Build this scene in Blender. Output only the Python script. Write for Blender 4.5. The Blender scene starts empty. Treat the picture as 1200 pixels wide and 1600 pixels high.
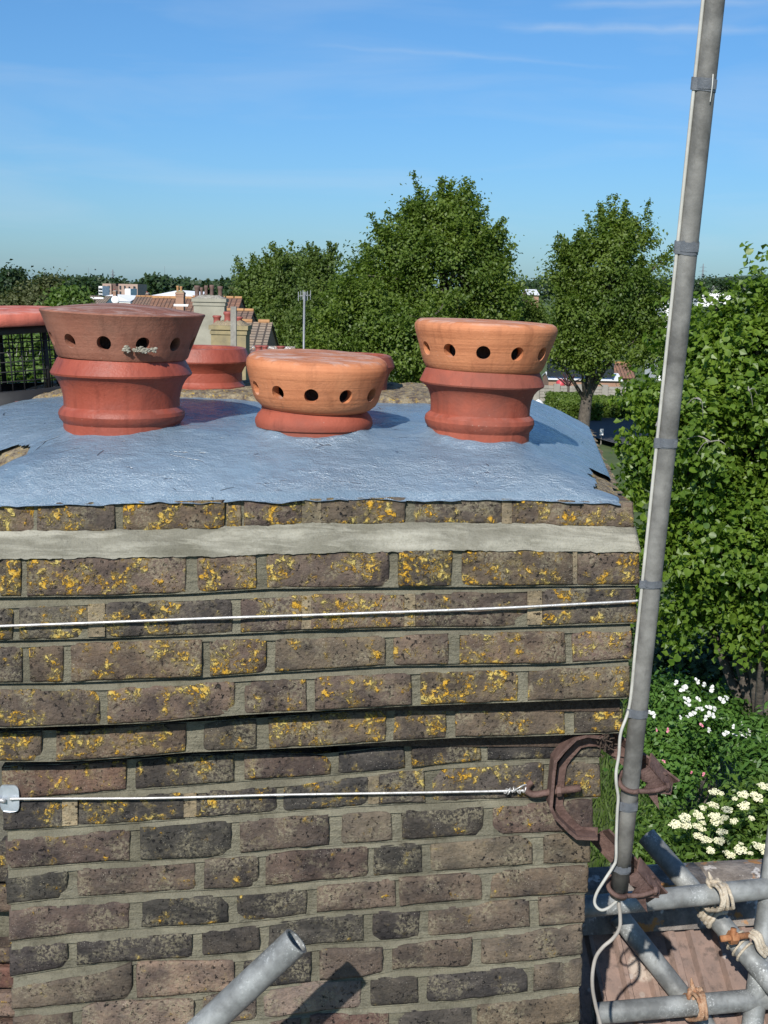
import bpy, math, random
import numpy as np
from mathutils import Vector, Matrix, noise as mnoise

S = bpy.context.scene
COL = S.collection
rad = math.radians
PI = math.pi

# ------------------------------------------------------------------ camera
EYE = 8.0                      # eye height above the garden
F = 2000.0                     # focal length in photo pixels (1200 x 1600)
PITCH = math.atan(350 / F)
ROLL = 0.021
_F = np.array([0, math.cos(PITCH), -math.sin(PITCH)])
_R0 = np.array([1.0, 0, 0]); _U0 = np.array([0, math.sin(PITCH), math.cos(PITCH)])
_R = math.cos(ROLL) * _R0 + math.sin(ROLL) * _U0
_U = math.cos(ROLL) * _U0 - math.sin(ROLL) * _R0
cam = bpy.data.cameras.new('camera'); camo = bpy.data.objects.new('camera', cam); COL.objects.link(camo)
cam.sensor_fit = 'VERTICAL'; cam.sensor_height = 36; cam.sensor_width = 27; cam.lens = F / 1600 * 36
cam.clip_start = 0.05; cam.clip_end = 8000
M = Matrix(((_R[0], _U[0], -_F[0], 0), (_R[1], _U[1], -_F[1], 0), (_R[2], _U[2], -_F[2], EYE), (0, 0, 0, 1)))
camo.matrix_world = M
S.camera = camo

# ------------------------------------------------------------------ light
SUN_EL, SUN_AZ = 35.5, 16.5     # elevation; bearing the light travels, right of the view direction
W = bpy.data.worlds.new('World'); S.world = W; W.use_nodes = True
SUNL = bpy.data.lights.new('sun', 'SUN'); SUNO = bpy.data.objects.new('sun', SUNL); COL.objects.link(SUNO)
SUNL.energy = 5.0; SUNL.angle = rad(0.53); SUNL.color = (1.0, 0.955, 0.89)
_sd = Vector((math.sin(rad(SUN_AZ)) * math.cos(rad(SUN_EL)), math.cos(rad(SUN_AZ)) * math.cos(rad(SUN_EL)), -math.sin(rad(SUN_EL))))
SUNO.rotation_euler = _sd.to_track_quat('-Z', 'Y').to_euler()
S.view_settings.view_transform = 'Standard'; S.view_settings.look = 'None'
S.view_settings.exposure = 0.15; S.view_settings.gamma = 1.0; S.view_settings.use_curve_mapping = False


def ray(px, py):
    d = _F + (px - 600) / F * _R + (800 - py) / F * _U
    return d


def P(px, py, D, yaw=0.0):
    """point on the vertical plane y = D + x*tan(yaw) seen at photo pixel px,py"""
    d = ray(px, py); k = math.tan(yaw)
    t = D / (d[1] - k * d[0])
    return np.array([d[0] * t, d[1] * t, d[2] * t + EYE])


def PZ(px, py, z):
    d = ray(px, py); t = (z - EYE) / d[2]
    return np.array([d[0] * t, d[1] * t, z])


def build_world():
    nt = W.node_tree; N = nt.nodes; L = nt.links
    N.clear()
    out = N.new('ShaderNodeOutputWorld'); bg = N.new('ShaderNodeBackground'); bg.inputs[1].default_value = 0.098
    sky = N.new('ShaderNodeTexSky'); sky.sky_type = 'NISHITA'; sky.sun_disc = False
    sky.sun_elevation = rad(SUN_EL); sky.sun_rotation = rad(180 + SUN_AZ)
    sky.altitude = 10; sky.air_density = 1.0; sky.dust_density = 0.5; sky.ozone_density = 3.0
    tc = N.new('ShaderNodeTexCoord')
    hs = N.new('ShaderNodeHueSaturation'); hs.inputs['Saturation'].default_value = 1.06; hs.inputs['Value'].default_value = 1.0
    tint = N.new('ShaderNodeMix'); tint.data_type = 'RGBA'; tint.blend_type = 'MULTIPLY'; tint.inputs['Factor'].default_value = 1.0; tint.inputs['B'].default_value = (0.69, 0.94, 1.14, 1)
    sp = N.new('ShaderNodeSeparateXYZ'); L.new(tc.outputs['Generated'], sp.inputs[0])
    gr = N.new('ShaderNodeMapRange'); gr.inputs[1].default_value = 0.0; gr.inputs[2].default_value = 0.30; gr.inputs[3].default_value = 1.0; gr.inputs[4].default_value = 0.0
    L.new(sp.outputs[2], gr.inputs[0])
    hz = N.new('ShaderNodeMix'); hz.data_type = 'RGBA'; hz.blend_type = 'MULTIPLY'; L.new(gr.outputs[0], hz.inputs['Factor']); L.new(sky.outputs[0], hz.inputs['A']); hz.inputs['B'].default_value = (0.68, 0.74, 0.87, 1)
    L.new(hz.outputs['Result'], tint.inputs['A']); L.new(tint.outputs['Result'], hs.inputs['Color'])
    # thin cirrus veils: noise in the sky direction, stretched along the horizon
    mp = N.new('ShaderNodeMapping'); mp.inputs['Scale'].default_value = (2.2, 2.2, 15); mp.inputs['Rotation'].default_value = (0.0, rad(4), 0.4)
    L.new(tc.outputs['Generated'], mp.inputs[0])
    n1 = N.new('ShaderNodeTexNoise'); n1.inputs['Scale'].default_value = 2.1; n1.inputs['Detail'].default_value = 7; n1.inputs['Roughness'].default_value = 0.52; n1.inputs['Distortion'].default_value = 0.5
    L.new(mp.outputs[0], n1.inputs[0])
    r1 = N.new('ShaderNodeMapRange'); r1.inputs[1].default_value = 0.46; r1.inputs[2].default_value = 0.85; r1.inputs[3].default_value = 0; r1.inputs[4].default_value = 0.21
    L.new(n1.outputs['Fac'], r1.inputs[0])
    last = r1.outputs[0]

    def math2(op, a, b=None, clamp=False):
        m = N.new('ShaderNodeMath'); m.operation = op; m.use_clamp = clamp
        for i, v in enumerate((a, b)):
            if v is None: continue
            if isinstance(v, (int, float)): m.inputs[i].default_value = v
            else: L.new(v, m.inputs[i])
        return m.outputs[0]
    # condensation trails: bands round a great circle of the sky
    for (a, b, w, s) in (((800, 43), (1200, 47), 0.0042, 0.26), ((880, 8), (1200, 2), 0.0042, 0.22), ((500, 70), (960, 105), 0.0022, 0.10)):
        d1 = Vector(ray(*a)).normalized(); d2 = Vector(ray(*b)).normalized(); n = d1.cross(d2).normalized()
        mid = (d1 + d2).normalized(); half = d1.angle(d2) / 2
        vn = N.new('ShaderNodeVectorMath'); vn.operation = 'DOT_PRODUCT'; vn.inputs[1].default_value = n; L.new(tc.outputs['Generated'], vn.inputs[0])
        vm = N.new('ShaderNodeVectorMath'); vm.operation = 'DOT_PRODUCT'; vm.inputs[1].default_value = mid; L.new(tc.outputs['Generated'], vm.inputs[0])
        nn = N.new('ShaderNodeTexNoise'); nn.inputs['Scale'].default_value = 38; nn.inputs['Detail'].default_value = 4; L.new(tc.outputs['Generated'], nn.inputs[0])
        off = math2('MULTIPLY_ADD', nn.outputs['Fac'], 0.006); off.node.inputs[2].default_value = -0.003
        dd = math2('ABSOLUTE', math2('ADD', vn.outputs['Value'], off))
        band = math2('SUBTRACT', 1.0, math2('DIVIDE', dd, w), True)
        ends = N.new('ShaderNodeMapRange'); ends.inputs[1].default_value = math.cos(half * 1.15); ends.inputs[2].default_value = math.cos(half * 0.75); L.new(vm.outputs['Value'], ends.inputs[0])
        m = math2('MULTIPLY', math2('MULTIPLY', band, ends.outputs[0]), s)
        m = math2('MULTIPLY', m, math2('ADD', nn.outputs['Fac'], 0.3))
        last = math2('ADD', last, m, True)
    mx = N.new('ShaderNodeMix'); mx.data_type = 'RGBA'
    L.new(last, mx.inputs['Factor']); L.new(hs.outputs[0], mx.inputs['A']); mx.inputs['B'].default_value = (6.2, 6.9, 7.6, 1)
    L.new(mx.outputs['Result'], bg.inputs[0]); L.new(bg.outputs[0], out.inputs[0])


build_world()

# ------------------------------------------------------------------ materials
MATS = {}


class NB:
    """small node-graph helper"""
    def __init__(self, name):
        self.m = bpy.data.materials.new(name); self.m.use_nodes = True
        self.nt = self.m.node_tree; self.N = self.nt.nodes; self.L = self.nt.links
        self.N.clear()
        self.out = self.N.new('ShaderNodeOutputMaterial')
        self.b = self.N.new('ShaderNodeBsdfPrincipled')
        self.L.new(self.b.outputs[0], self.out.inputs[0])
        g = self.N.new('ShaderNodeNewGeometry'); self.pos = g.outputs['Position']; self.nor = g.outputs['Normal']
        MATS[name] = self.m

    def put(self, sock, v):
        if v is None: return
        if hasattr(v, 'is_output') or hasattr(v, 'links'): self.L.new(v, sock)
        elif isinstance(v, (tuple, list)):
            sock.default_value = (*v, 1) if len(v) == 3 and len(sock.default_value) == 4 else v
        else: sock.default_value = v

    def noise(self, scale, detail=4, rough=0.55, vec=None, dist=0.0, out='Fac'):
        n = self.N.new('ShaderNodeTexNoise'); n.inputs['Scale'].default_value = scale
        n.inputs['Detail'].default_value = detail; n.inputs['Roughness'].default_value = rough; n.inputs['Distortion'].default_value = dist
        self.L.new(vec if vec is not None else self.pos, n.inputs['Vector']); return n.outputs[out]

    def vor(self, scale, vec=None, feature='F1', out='Distance', rnd=1.0):
        n = self.N.new('ShaderNodeTexVoronoi'); n.feature = feature; n.inputs['Scale'].default_value = scale
        n.inputs['Randomness'].default_value = rnd
        self.L.new(vec if vec is not None else self.pos, n.inputs['Vector']); return n.outputs[out]

    def map(self, vec=None, scale=(1, 1, 1), rot=(0, 0, 0), loc=(0, 0, 0)):
        n = self.N.new('ShaderNodeMapping'); n.inputs['Scale'].default_value = scale; n.inputs['Rotation'].default_value = rot; n.inputs['Location'].default_value = loc
        self.L.new(vec if vec is not None else self.pos, n.inputs[0]); return n.outputs[0]

    def rng(self, v, a, b, c=0.0, d=1.0):
        n = self.N.new('ShaderNodeMapRange'); n.inputs[1].default_value = a; n.inputs[2].default_value = b; n.inputs[3].default_value = c; n.inputs[4].default_value = d
        self.L.new(v, n.inputs[0]); return n.outputs[0]

    def math(self, op, a, b=0.0, clamp=False):
        n = self.N.new('ShaderNodeMath'); n.operation = op; n.use_clamp = clamp
        self.put(n.inputs[0], a); self.put(n.inputs[1], b); return n.outputs[0]

    def mix(self, f, a, b, mode='MIX'):
        n = self.N.new('ShaderNodeMix'); n.data_type = 'RGBA'; n.blend_type = mode
        self.put(n.inputs['Factor'], f); self.put(n.inputs['A'], a); self.put(n.inputs['B'], b); return n.outputs['Result']

    def sep(self, v):
        n = self.N.new('ShaderNodeSeparateXYZ'); self.L.new(v, n.inputs[0]); return n.outputs

    def bump(self, h, strength=0.5, dist=0.01, normal=None):
        n = self.N.new('ShaderNodeBump'); n.inputs['Strength'].default_value = strength; n.inputs['Distance'].default_value = dist
        self.L.new(h, n.inputs['Height'])
        if normal is not None: self.L.new(normal, n.inputs['Normal'])
        return n.outputs[0]

    def done(self, color, rough=0.8, metal=0.0, normal=None, spec=None):
        self.put(self.b.inputs['Base Color'], color); self.put(self.b.inputs['Roughness'], rough); self.put(self.b.inputs['Metallic'], metal)
        if normal is not None: self.L.new(normal, self.b.inputs['Normal'])
        if spec is not None: self.b.inputs['Specular IOR Level'].default_value = spec
        return self.m


def m_brick():
    b = NB('old_brick')
    oi = b.N.new('ShaderNodeObjectInfo')
    col = oi.outputs['Color']
    at = b.N.new('ShaderNodeAttribute'); at.attribute_type = 'OBJECT'; at.attribute_name = 'lichen'; lich = at.outputs['Fac']
    low = b.noise(13, 5, 0.6); hi = b.noise(150, 4, 0.7)
    c = b.mix(b.rng(low, 0.33, 0.68), b.mix(1.0, col, (0.44, 0.45, 0.48), 'MULTIPLY'), b.mix(1.0, col, (1.45, 1.38, 1.26), 'MULTIPLY'))
    c = b.mix(b.rng(hi, 0.35, 0.75, 0.0, 0.55), c, b.mix(1.0, c, (1.9, 1.75, 1.6), 'MULTIPLY'))
    # drag marks of the fired face
    st = b.noise(60, 5, 0.6, b.map(scale=(0.6, 1, 1.5), rot=(0, 0.5, 0)))
    c = b.mix(b.rng(st, 0.52, 0.70, 0, 0.28), c, b.mix(0.55, c, (0.22, 0.19, 0.165)))
    # dark pits
    pit = b.noise(135, 3, 0.6, b.map(loc=(6, 6, 6)))
    pitm = b.math('MULTIPLY', b.rng(pit, 0.40, 0.33), b.rng(b.noise(19, 3), 0.40, 0.56), True)
    c = b.mix(pitm, c, (0.012, 0.011, 0.012))
    ck = b.math('MULTIPLY', b.rng(b.vor(10, b.map(scale=(1, 1, 0.8), loc=(5, 5, 5)), 'DISTANCE_TO_EDGE'), 0.016, 0.004), b.rng(b.noise(11, 3, 0.5, b.map(loc=(8, 8, 2))), 0.54, 0.60), True)
    # pale crust and lime wash
    cr = b.math('MULTIPLY', b.rng(b.noise(17, 3, 0.5, b.map(loc=(3, 7, 1))), 0.50, 0.63), b.rng(b.noise(170, 4, 0.75), 0.46, 0.56), True)
    c = b.mix(b.math('MULTIPLY', cr, 0.5), c, (0.30, 0.265, 0.175))
    sp = b.math('MULTIPLY', b.rng(b.vor(260), 0.20, 0.10), b.rng(b.noise(30, 2, 0.5, b.map(loc=(1, 1, 9))), 0.5, 0.66), True)
    c = b.mix(b.math('MULTIPLY', sp, 0.8), c, (0.46, 0.42, 0.34))
    # yellow lichen: crusty clusters
    gate = b.noise(29, 4, 0.62, b.map(loc=(11, 2, 5)))
    lb = b.math('MULTIPLY_ADD', lich, 0.36); lb.node.inputs[2].default_value = -0.185
    gate2 = b.math('ADD', gate, lb)
    fine = b.noise(105, 5, 0.72, dist=0.6)
    lm = b.math('MULTIPLY', b.rng(gate2, 0.535, 0.60), b.rng(fine, 0.475, 0.55), True)
    lc = b.mix(b.rng(b.noise(40, 3), 0.42, 0.6), (0.56, 0.31, 0.03), (0.52, 0.41, 0.13))
    # paler, softer growth round the bright crusts
    halo = b.math('MULTIPLY', b.rng(gate2, 0.47, 0.60, 0, 0.38), b.rng(b.noise(85, 4, 0.7, b.map(loc=(2, 9, 4))), 0.44, 0.58), True)
    c = b.mix(halo, c, (0.34, 0.265, 0.12))
    c = b.mix(lm, c, lc)
    h = b.math('ADD', b.math('MULTIPLY', b.noise(48, 6, 0.65), 0.7), b.math('MULTIPLY', hi, 0.35))
    h = b.math('ADD', h, b.math('MULTIPLY', lm, 0.35))
    h = b.math('SUBTRACT', h, b.math('MULTIPLY', pitm, 0.6))
    h = b.math('SUBTRACT', b.math('ADD', h, b.math('MULTIPLY', st, 0.2)), b.math('MULTIPLY', ck, 0.0))
    b.done(c, 0.85, 0, b.bump(h, 1.0, 0.009), 0.3)


def m_mortar(name, base, light, green=0.5, bumpd=0.004):
    b = NB(name)
    c = b.mix(b.rng(b.noise(9, 5, 0.6), 0.35, 0.68), base, light)
    brush = b.noise(60, 4, 0.6, b.map(scale=(0.25, 1, 1.6), rot=(0, 0.2, 0)))
    c = b.mix(b.rng(brush, 0.42, 0.68, 0, 0.6), c, b.mix(1.0, c, (1.35, 1.34, 1.28), 'MULTIPLY'))
    c = b.mix(b.rng(b.noise(260, 3, 0.7), 0.5, 0.75, 0, 0.5), c, b.mix(1.0, c, (0.55, 0.55, 0.53), 'MULTIPLY'))
    c = b.mix(b.rng(b.noise(30, 5, 0.7, b.map(loc=(3, 6, 1))), 0.52, 0.66, 0, 0.55), c, b.mix(1.0, c, (0.45, 0.44, 0.42), 'MULTIPLY'))
    h = b.math('ADD', brush, b.math('MULTIPLY', b.noise(220, 4, 0.7), 1.0))
    b.done(c, 0.9, 0, b.bump(h, 0.9, bumpd * 1.5), 0.25)


def m_crust():
    b = NB('lichen_mortar')
    c = b.mix(b.rng(b.noise(60, 5, 0.7), 0.38, 0.64), (0.13, 0.10, 0.085), (0.46, 0.38, 0.24))
    c = b.mix(b.rng(b.noise(110, 4, 0.7, b.map(loc=(4, 4, 4))), 0.57, 0.64), c, (0.55, 0.37, 0.08))
    c = b.mix(b.rng(b.vor(140), 0.15, 0.04), c, (0.02, 0.018, 0.018))
    b.done(c, 0.95, 0, b.bump(b.noise(120, 5, 0.75), 1.0, 0.01), 0.2)


def m_paint():
    b = NB('blue_grey_paint')
    c = b.mix(b.rng(b.noise(5, 5, 0.6), 0.35, 0.7), (0.150, 0.218, 0.285), (0.195, 0.268, 0.338))
    c = b.mix(b.rng(b.noise(46, 4, 0.7), 0.50, 0.72, 0, 0.35), c, (0.24, 0.30, 0.37))
    cr = b.math('MULTIPLY', b.rng(b.vor(9, b.map(vec=b.pos, scale=(1, 2.2, 1)), 'DISTANCE_TO_EDGE'), 0.02, 0.004), b.rng(b.noise(16, 4, 0.6, b.map(loc=(9, 1, 3))), 0.575, 0.62), True)
    c = b.mix(b.math('MULTIPLY', cr, 0.85), c, (0.035, 0.045, 0.06))
    strokes = b.noise(48, 5, 0.6, b.map(scale=(0.5, 1.3, 1), rot=(0, 0, 0.5)), 0.6)
    h = b.math('ADD', b.math('MULTIPLY', b.noise(230, 4, 0.7), 1.1), b.math('MULTIPLY', strokes, 1.5))
    h = b.math('MULTIPLY', h, b.rng(b.noise(5, 4, 0.6, b.map(loc=(7, 7, 7))), 0.36, 0.64, 0.25, 1.25))
    h = b.math('SUBTRACT', h, b.math('MULTIPLY', cr, 1.0))
    b.done(c, b.rng(b.noise(14, 3), 0.35, 0.65, 0.20, 0.36), 0, b.bump(h, 0.55, 0.012), 0.75)


def m_clay(name, c1, c2, dirt, rings=0.0, chalk=0.0, dirtamt=0.35, rough=0.75, ringbump=0.35):
    b = NB(name)
    z = b.sep(b.pos)[2]
    c = b.mix(b.rng(b.noise(11, 5, 0.6), 0.36, 0.66), c1, c2)
    if rings:
        rg = b.noise(1.0, 4, 0.7, b.map(scale=(3, 3, 165)))
        c = b.mix(b.rng(rg, 0.46, 0.62, 0, rings), c, b.mix(1.0, c, (0.62, 0.55, 0.50), 'MULTIPLY'))
    d = b.rng(b.noise(8, 5, 0.65, b.map(loc=(2, 5, 8))), 0.48, 0.66, 0, dirtamt)
    c = b.mix(d, c, dirt)
    stk = b.noise(30, 4, 0.6, b.map(scale=(1.6, 1.6, 0.10), loc=(3, 1, 2)))
    c = b.mix(b.rng(stk, 0.52, 0.68, 0, 0.42), c, b.mix(1.0, c, (0.45, 0.42, 0.42), 'MULTIPLY'))
    sp = b.math('MULTIPLY', b.rng(b.vor(120), 0.13, 0.06), b.rng(b.noise(18, 2), 0.54, 0.66), True)
    c = b.mix(b.math('MULTIPLY', sp, 0.6), c, (0.5, 0.40, 0.32))
    if chalk:
        nz = b.rng(b.sep(b.nor)[2], 0.6, 0.95)
        k = b.math('MULTIPLY', nz, b.rng(b.noise(15, 5, 0.65, b.map(scale=(1, 2.2, 1), rot=(0, 0, 0.5)), 0.8), 0.46, 0.70, 0, chalk))
        c = b.mix(k, c, (0.60, 0.50, 0.45))
    h = b.math('ADD', b.noise(160, 4, 0.7), b.math('MULTIPLY', b.noise(20, 4), 0.8))
    nn = b.bump(h, 0.35, 0.003)
    if rings: nn = b.bump(rg, ringbump, 0.003, nn)
    b.done(c, rough, 0, nn, 0.35)


def m_galv(name='galvanised_steel', base=(0.235, 0.245, 0.24), spots=True):
    b = NB(name)
    c = b.mix(b.rng(b.noise(16, 5, 0.65), 0.35, 0.68), tuple(0.52 * v for v in base), tuple(1.3 * v for v in base))
    if spots:
        s = b.math('MULTIPLY', b.rng(b.noise(190, 4, 0.75), 0.55, 0.62), b.rng(b.noise(9, 3, 0.5, b.map(loc=(3, 3, 1))), 0.5, 0.62), True)
        c = b.mix(b.math('MULTIPLY', s, 0.8), c, (0.55, 0.57, 0.56))
    sc = b.noise(90, 3, 0.6, b.map(scale=(1, 1, 0.12)))
    c = b.mix(b.rng(sc, 0.60, 0.72, 0, 0.45), c, (0.12, 0.115, 0.105))
    b.done(c, b.rng(b.noise(40, 3), 0.3, 0.7, 0.50, 0.70), 0.12, b.bump(b.noise(140, 4, 0.65), 0.22, 0.003))


def m_simple(name, c1, c2=None, scale=20, rough=0.8, metal=0.0, bump=0.3, bd=0.003, bscale=None, spec=None):
    b = NB(name)
    c2 = c2 or tuple(v * 1.4 for v in c1)
    c = b.mix(b.rng(b.noise(scale, 5, 0.62), 0.35, 0.67), c1, c2)
    b.done(c, rough, metal, b.bump(b.noise(bscale or scale * 5, 4, 0.65), bump, bd), spec)


def m_leaf(name, dark, light, scale=3.0, gloss=0.45, trans=0.35):
    b = NB(name)
    n = b.noise(scale, 3, 0.6)
    n2 = b.noise(scale * 14, 2, 0.5)
    c = b.mix(b.rng(b.math('ADD', b.math('MULTIPLY', n, 0.55), b.math('MULTIPLY', n2, 0.45)), 0.36, 0.64), dark, light)
    b.done(c, gloss, 0, None, 0.4)
    tr = b.N.new('ShaderNodeBsdfTranslucent'); b.L.new(b.mix(1.0, c, (1.5, 1.65, 0.55), 'MULTIPLY'), tr.inputs[0])
    ms = b.N.new('ShaderNodeMixShader'); ms.inputs[0].default_value = trans
    b.L.new(b.b.outputs[0], ms.inputs[1]); b.L.new(tr.outputs[0], ms.inputs[2]); b.L.new(ms.outputs[0], b.out.inputs[0])


def m_rooftile():
    b = NB('concrete_tile')
    oi = b.N.new('ShaderNodeObjectInfo')
    c = b.mix(oi.outputs['Random'], (0.165, 0.120, 0.102), (0.215, 0.160, 0.136))
    c = b.mix(b.rng(b.noise(14, 5, 0.65), 0.35, 0.68), c, b.mix(1.0, c, (1.5, 1.4, 1.32), 'MULTIPLY'))
    c = b.mix(b.rng(b.noise(34, 5, 0.7), 0.52, 0.68, 0, 0.7), c, (0.085, 0.068, 0.06))
    big = b.rng(b.vor(6.5), 0.26, 0.20)
    bigm = b.math('MULTIPLY', big, b.rng(b.noise(3.2, 1, 0.4), 0.47, 0.52), True)
    bigm = b.math('MULTIPLY', bigm, b.rng(b.noise(80, 4, 0.7), 0.33, 0.5), True)
    c = b.mix(b.math('MULTIPLY', bigm, 0.75), c, (0.50, 0.43, 0.36))
    sm = b.math('MULTIPLY', b.rng(b.vor(26), 0.22, 0.14), b.rng(b.noise(8, 2), 0.5, 0.6), True)
    c = b.mix(b.math('MULTIPLY', sm, 0.7), c, (0.46, 0.42, 0.38))
    b.done(c, 0.9, 0, b.bump(b.noise(120, 5, 0.7), 0.6, 0.004), 0.25)


def m_farroof(name, c1, c2, px=0.3, py=0.3):
    """far tiled roof: rows of tiles too small to build one by one"""
    b = NB(name)
    br = b.N.new('ShaderNodeTexBrick'); br.inputs['Scale'].default_value = 1.0
    tc = b.N.new('ShaderNodeTexCoord')
    b.L.new(tc.outputs['UV'], br.inputs['Vector'])
    br.inputs['Color1'].default_value = (*c1, 1); br.inputs['Color2'].default_value = (*c2, 1); br.inputs['Mortar'].default_value = (c1[0] * 0.3, c1[1] * 0.3, c1[2] * 0.32, 1)
    br.inputs['Brick Width'].default_value = px; br.inputs['Row Height'].default_value = py; br.inputs['Mortar Size'].default_value = 0.035; br.offset = 0.0
    c = b.mix(b.rng(b.noise(1.4, 5, 0.7), 0.36, 0.68), br.outputs['Color'], b.mix(1.0, br.outputs['Color'], (1.5, 1.3, 1.1), 'MULTIPLY'))
    b.done(c, 0.9, 0, b.bump(br.outputs['Fac'], 0.6, -0.04))


def all_materials():
    m_brick()
    m_mortar('pointing_mortar', (0.135, 0.125, 0.09), (0.215, 0.20, 0.148))
    b = NB('fillet_mortar')
    c = b.mix(b.rng(b.noise(7, 6, 0.65, b.map(scale=(0.7, 1, 1.3))), 0.36, 0.64), (0.150, 0.142, 0.106), (0.275, 0.262, 0.21))
    br = b.noise(34, 6, 0.65, b.map(scale=(0.22, 1, 1.5), rot=(0, 0.25, 0)), 0.5)
    c = b.mix(b.rng(br, 0.45, 0.64, 0, 0.65), c, (0.46, 0.44, 0.36))
    c = b.mix(b.rng(b.noise(14, 5, 0.7, b.map(loc=(4, 2, 7))), 0.56, 0.70, 0, 0.5), c, (0.15, 0.14, 0.10))
    crk = b.math('MULTIPLY', b.rng(b.vor(11, b.map(scale=(1, 1, 0.6)), 'DISTANCE_TO_EDGE'), 0.012, 0.003), b.rng(b.noise(9, 2), 0.55, 0.62), True)
    c = b.mix(b.rng(b.noise(280, 3, 0.7), 0.52, 0.75, 0, 0.5), c, b.mix(1.0, c, (0.55, 0.55, 0.53), 'MULTIPLY'))
    h = b.math('ADD', b.math('MULTIPLY', br, 1.5), b.math('MULTIPLY', b.noise(220, 4, 0.7), 0.6))
    b.done(c, 0.92, 0, b.bump(h, 0.8, 0.007), 0.25)
    m_mortar('patch_mortar', (0.30, 0.26, 0.19), (0.44, 0.37, 0.25))
    m_mortar('grey_mortar', (0.20, 0.19, 0.165), (0.38, 0.355, 0.30), bumpd=0.008)
    m_crust(); m_paint()
    m_clay('red_clay', (0.28, 0.066, 0.038), (0.36, 0.092, 0.054), (0.10, 0.062, 0.052), 0, 0.25, 0.35)
    m_clay('red_clay_shiny', (0.27, 0.060, 0.036), (0.335, 0.080, 0.048), (0.10, 0.058, 0.048), 0, 0.2, 0.3, 0.5)
    m_clay('weathered_clay', (0.265, 0.105, 0.068), (0.325, 0.140, 0.092), (0.15, 0.085, 0.06), 0.30, 0.45, 0.5, ringbump=0.12)
    m_clay('orange_clay', (0.50, 0.185, 0.082), (0.56, 0.225, 0.105), (0.30, 0.115, 0.062), 0.5, 0.75, 0.4)
    m_clay('lid_red', (0.50, 0.13, 0.085), (0.56, 0.16, 0.105), (0.42, 0.10, 0.07), 0, 0.4, 0.3)
    m_clay('sooty_clay', (0.13, 0.085, 0.07), (0.17, 0.10, 0.08), (0.08, 0.06, 0.055), 0, 0.0, 0.5)
    m_galv(); m_galv('mast_metal', (0.195, 0.19, 0.175), False)
    m_simple('black_metal', (0.012, 0.012, 0.013), (0.02, 0.02, 0.021), 12, 0.65, 0, 0.15)
    m_simple('tape', (0.10, 0.11, 0.125), (0.15, 0.16, 0.175), 60, 0.38, 0, 0.3)
    m_simple('cable_white', (0.40, 0.39, 0.35), (0.52, 0.51, 0.46), 30, 0.5, 0, 0.1)
    m_simple('cable_grey', (0.27, 0.245, 0.215), (0.38, 0.35, 0.31), 30, 0.55, 0, 0.1)
    m_simple('cable_rusty', (0.30, 0.13, 0.07), (0.42, 0.22, 0.13), 40, 0.7, 0, 0.2)
    m_simple('rusty_paint', (0.070, 0.038, 0.030), (0.165, 0.100, 0.082), 38, 0.75, 0.1, 0.7, 0.004, 170)
    m_simple('rust', (0.26, 0.10, 0.04), (0.42, 0.20, 0.09), 60, 0.85, 0.1, 0.8)
    m_simple('wire_steel', (0.46, 0.45, 0.43), (0.66, 0.66, 0.65), 80, 0.42, 0.55, 0.2)
    m_simple('plate_steel', (0.42, 0.47, 0.52), (0.58, 0.63, 0.68), 25, 0.4, 0.55, 0.2)
    m_simple('rope', (0.40, 0.33, 0.24), (0.60, 0.53, 0.42), 90, 0.9, 0, 0.9, 0.004, 300)
    m_simple('rope_rusty', (0.30, 0.14, 0.07), (0.50, 0.34, 0.22), 90, 0.9, 0, 0.9, 0.004, 300)
    m_simple('debris', (0.05, 0.042, 0.045), (0.14, 0.10, 0.10), 25, 0.85, 0, 0.8)
    m_simple('debris_red', (0.13, 0.06, 0.065), (0.24, 0.14, 0.14), 25, 0.8, 0, 0.6)
    m_simple('crust_white', (0.22, 0.20, 0.15), (0.42, 0.40, 0.33), 90, 0.95, 0, 0.8)
    m_simple('moss', (0.045, 0.03, 0.022), (0.10, 0.07, 0.05), 120, 0.95, 0, 1.0, 0.006, 200)  # dry moss; also the stack core, where it darkens the shaded gaps
    m_rooftile()
    b = NB('ridge_stone')
    c = b.mix(b.rng(b.noise(22, 5, 0.7), 0.36, 0.66), (0.14, 0.12, 0.105), (0.30, 0.265, 0.235))
    c = b.mix(b.rng(b.noise(16, 4, 0.65, b.map(loc=(5, 1, 2))), 0.56, 0.61), c, (0.56, 0.53, 0.50))
    c = b.mix(b.rng(b.noise(13, 4, 0.65, b.map(loc=(1, 8, 2))), 0.60, 0.65), c, (0.45, 0.22, 0.08))
    b.done(c, 0.95, 0, b.bump(b.noise(90, 5, 0.75), 0.9, 0.008), 0.2)
    # vegetation
    m_leaf('leaf_lime', (0.054, 0.116, 0.012), (0.165, 0.245, 0.030), 0.9, 0.42, 0.36)
    m_leaf('leaf_mid', (0.070, 0.122, 0.018), (0.165, 0.228, 0.040), 0.5, 0.5, 0.42)
    m_leaf('leaf_far', (0.072, 0.118, 0.026), (0.145, 0.200, 0.044), 0.4, 0.55, 0.42)
    m_leaf('leaf_olive', (0.062, 0.078, 0.026), (0.105, 0.118, 0.045), 0.3, 0.6, 0.25)
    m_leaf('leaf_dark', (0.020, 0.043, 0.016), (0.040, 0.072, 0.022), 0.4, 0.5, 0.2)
    m_leaf('leaf_rose', (0.047, 0.113, 0.019), (0.116, 0.220, 0.041), 2.0, 0.4, 0.3)
    m_leaf('leaf_elder', (0.053, 0.109, 0.016), (0.132, 0.212, 0.038), 2.0, 0.45, 0.3)
    m_leaf('leaf_bright', (0.06, 0.11, 0.02), (0.12, 0.19, 0.035), 0.5, 0.5, 0.35)
    m_leaf('grass_blade', (0.05, 0.095, 0.016), (0.11, 0.16, 0.035), 1.0, 0.6, 0.3)
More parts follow.
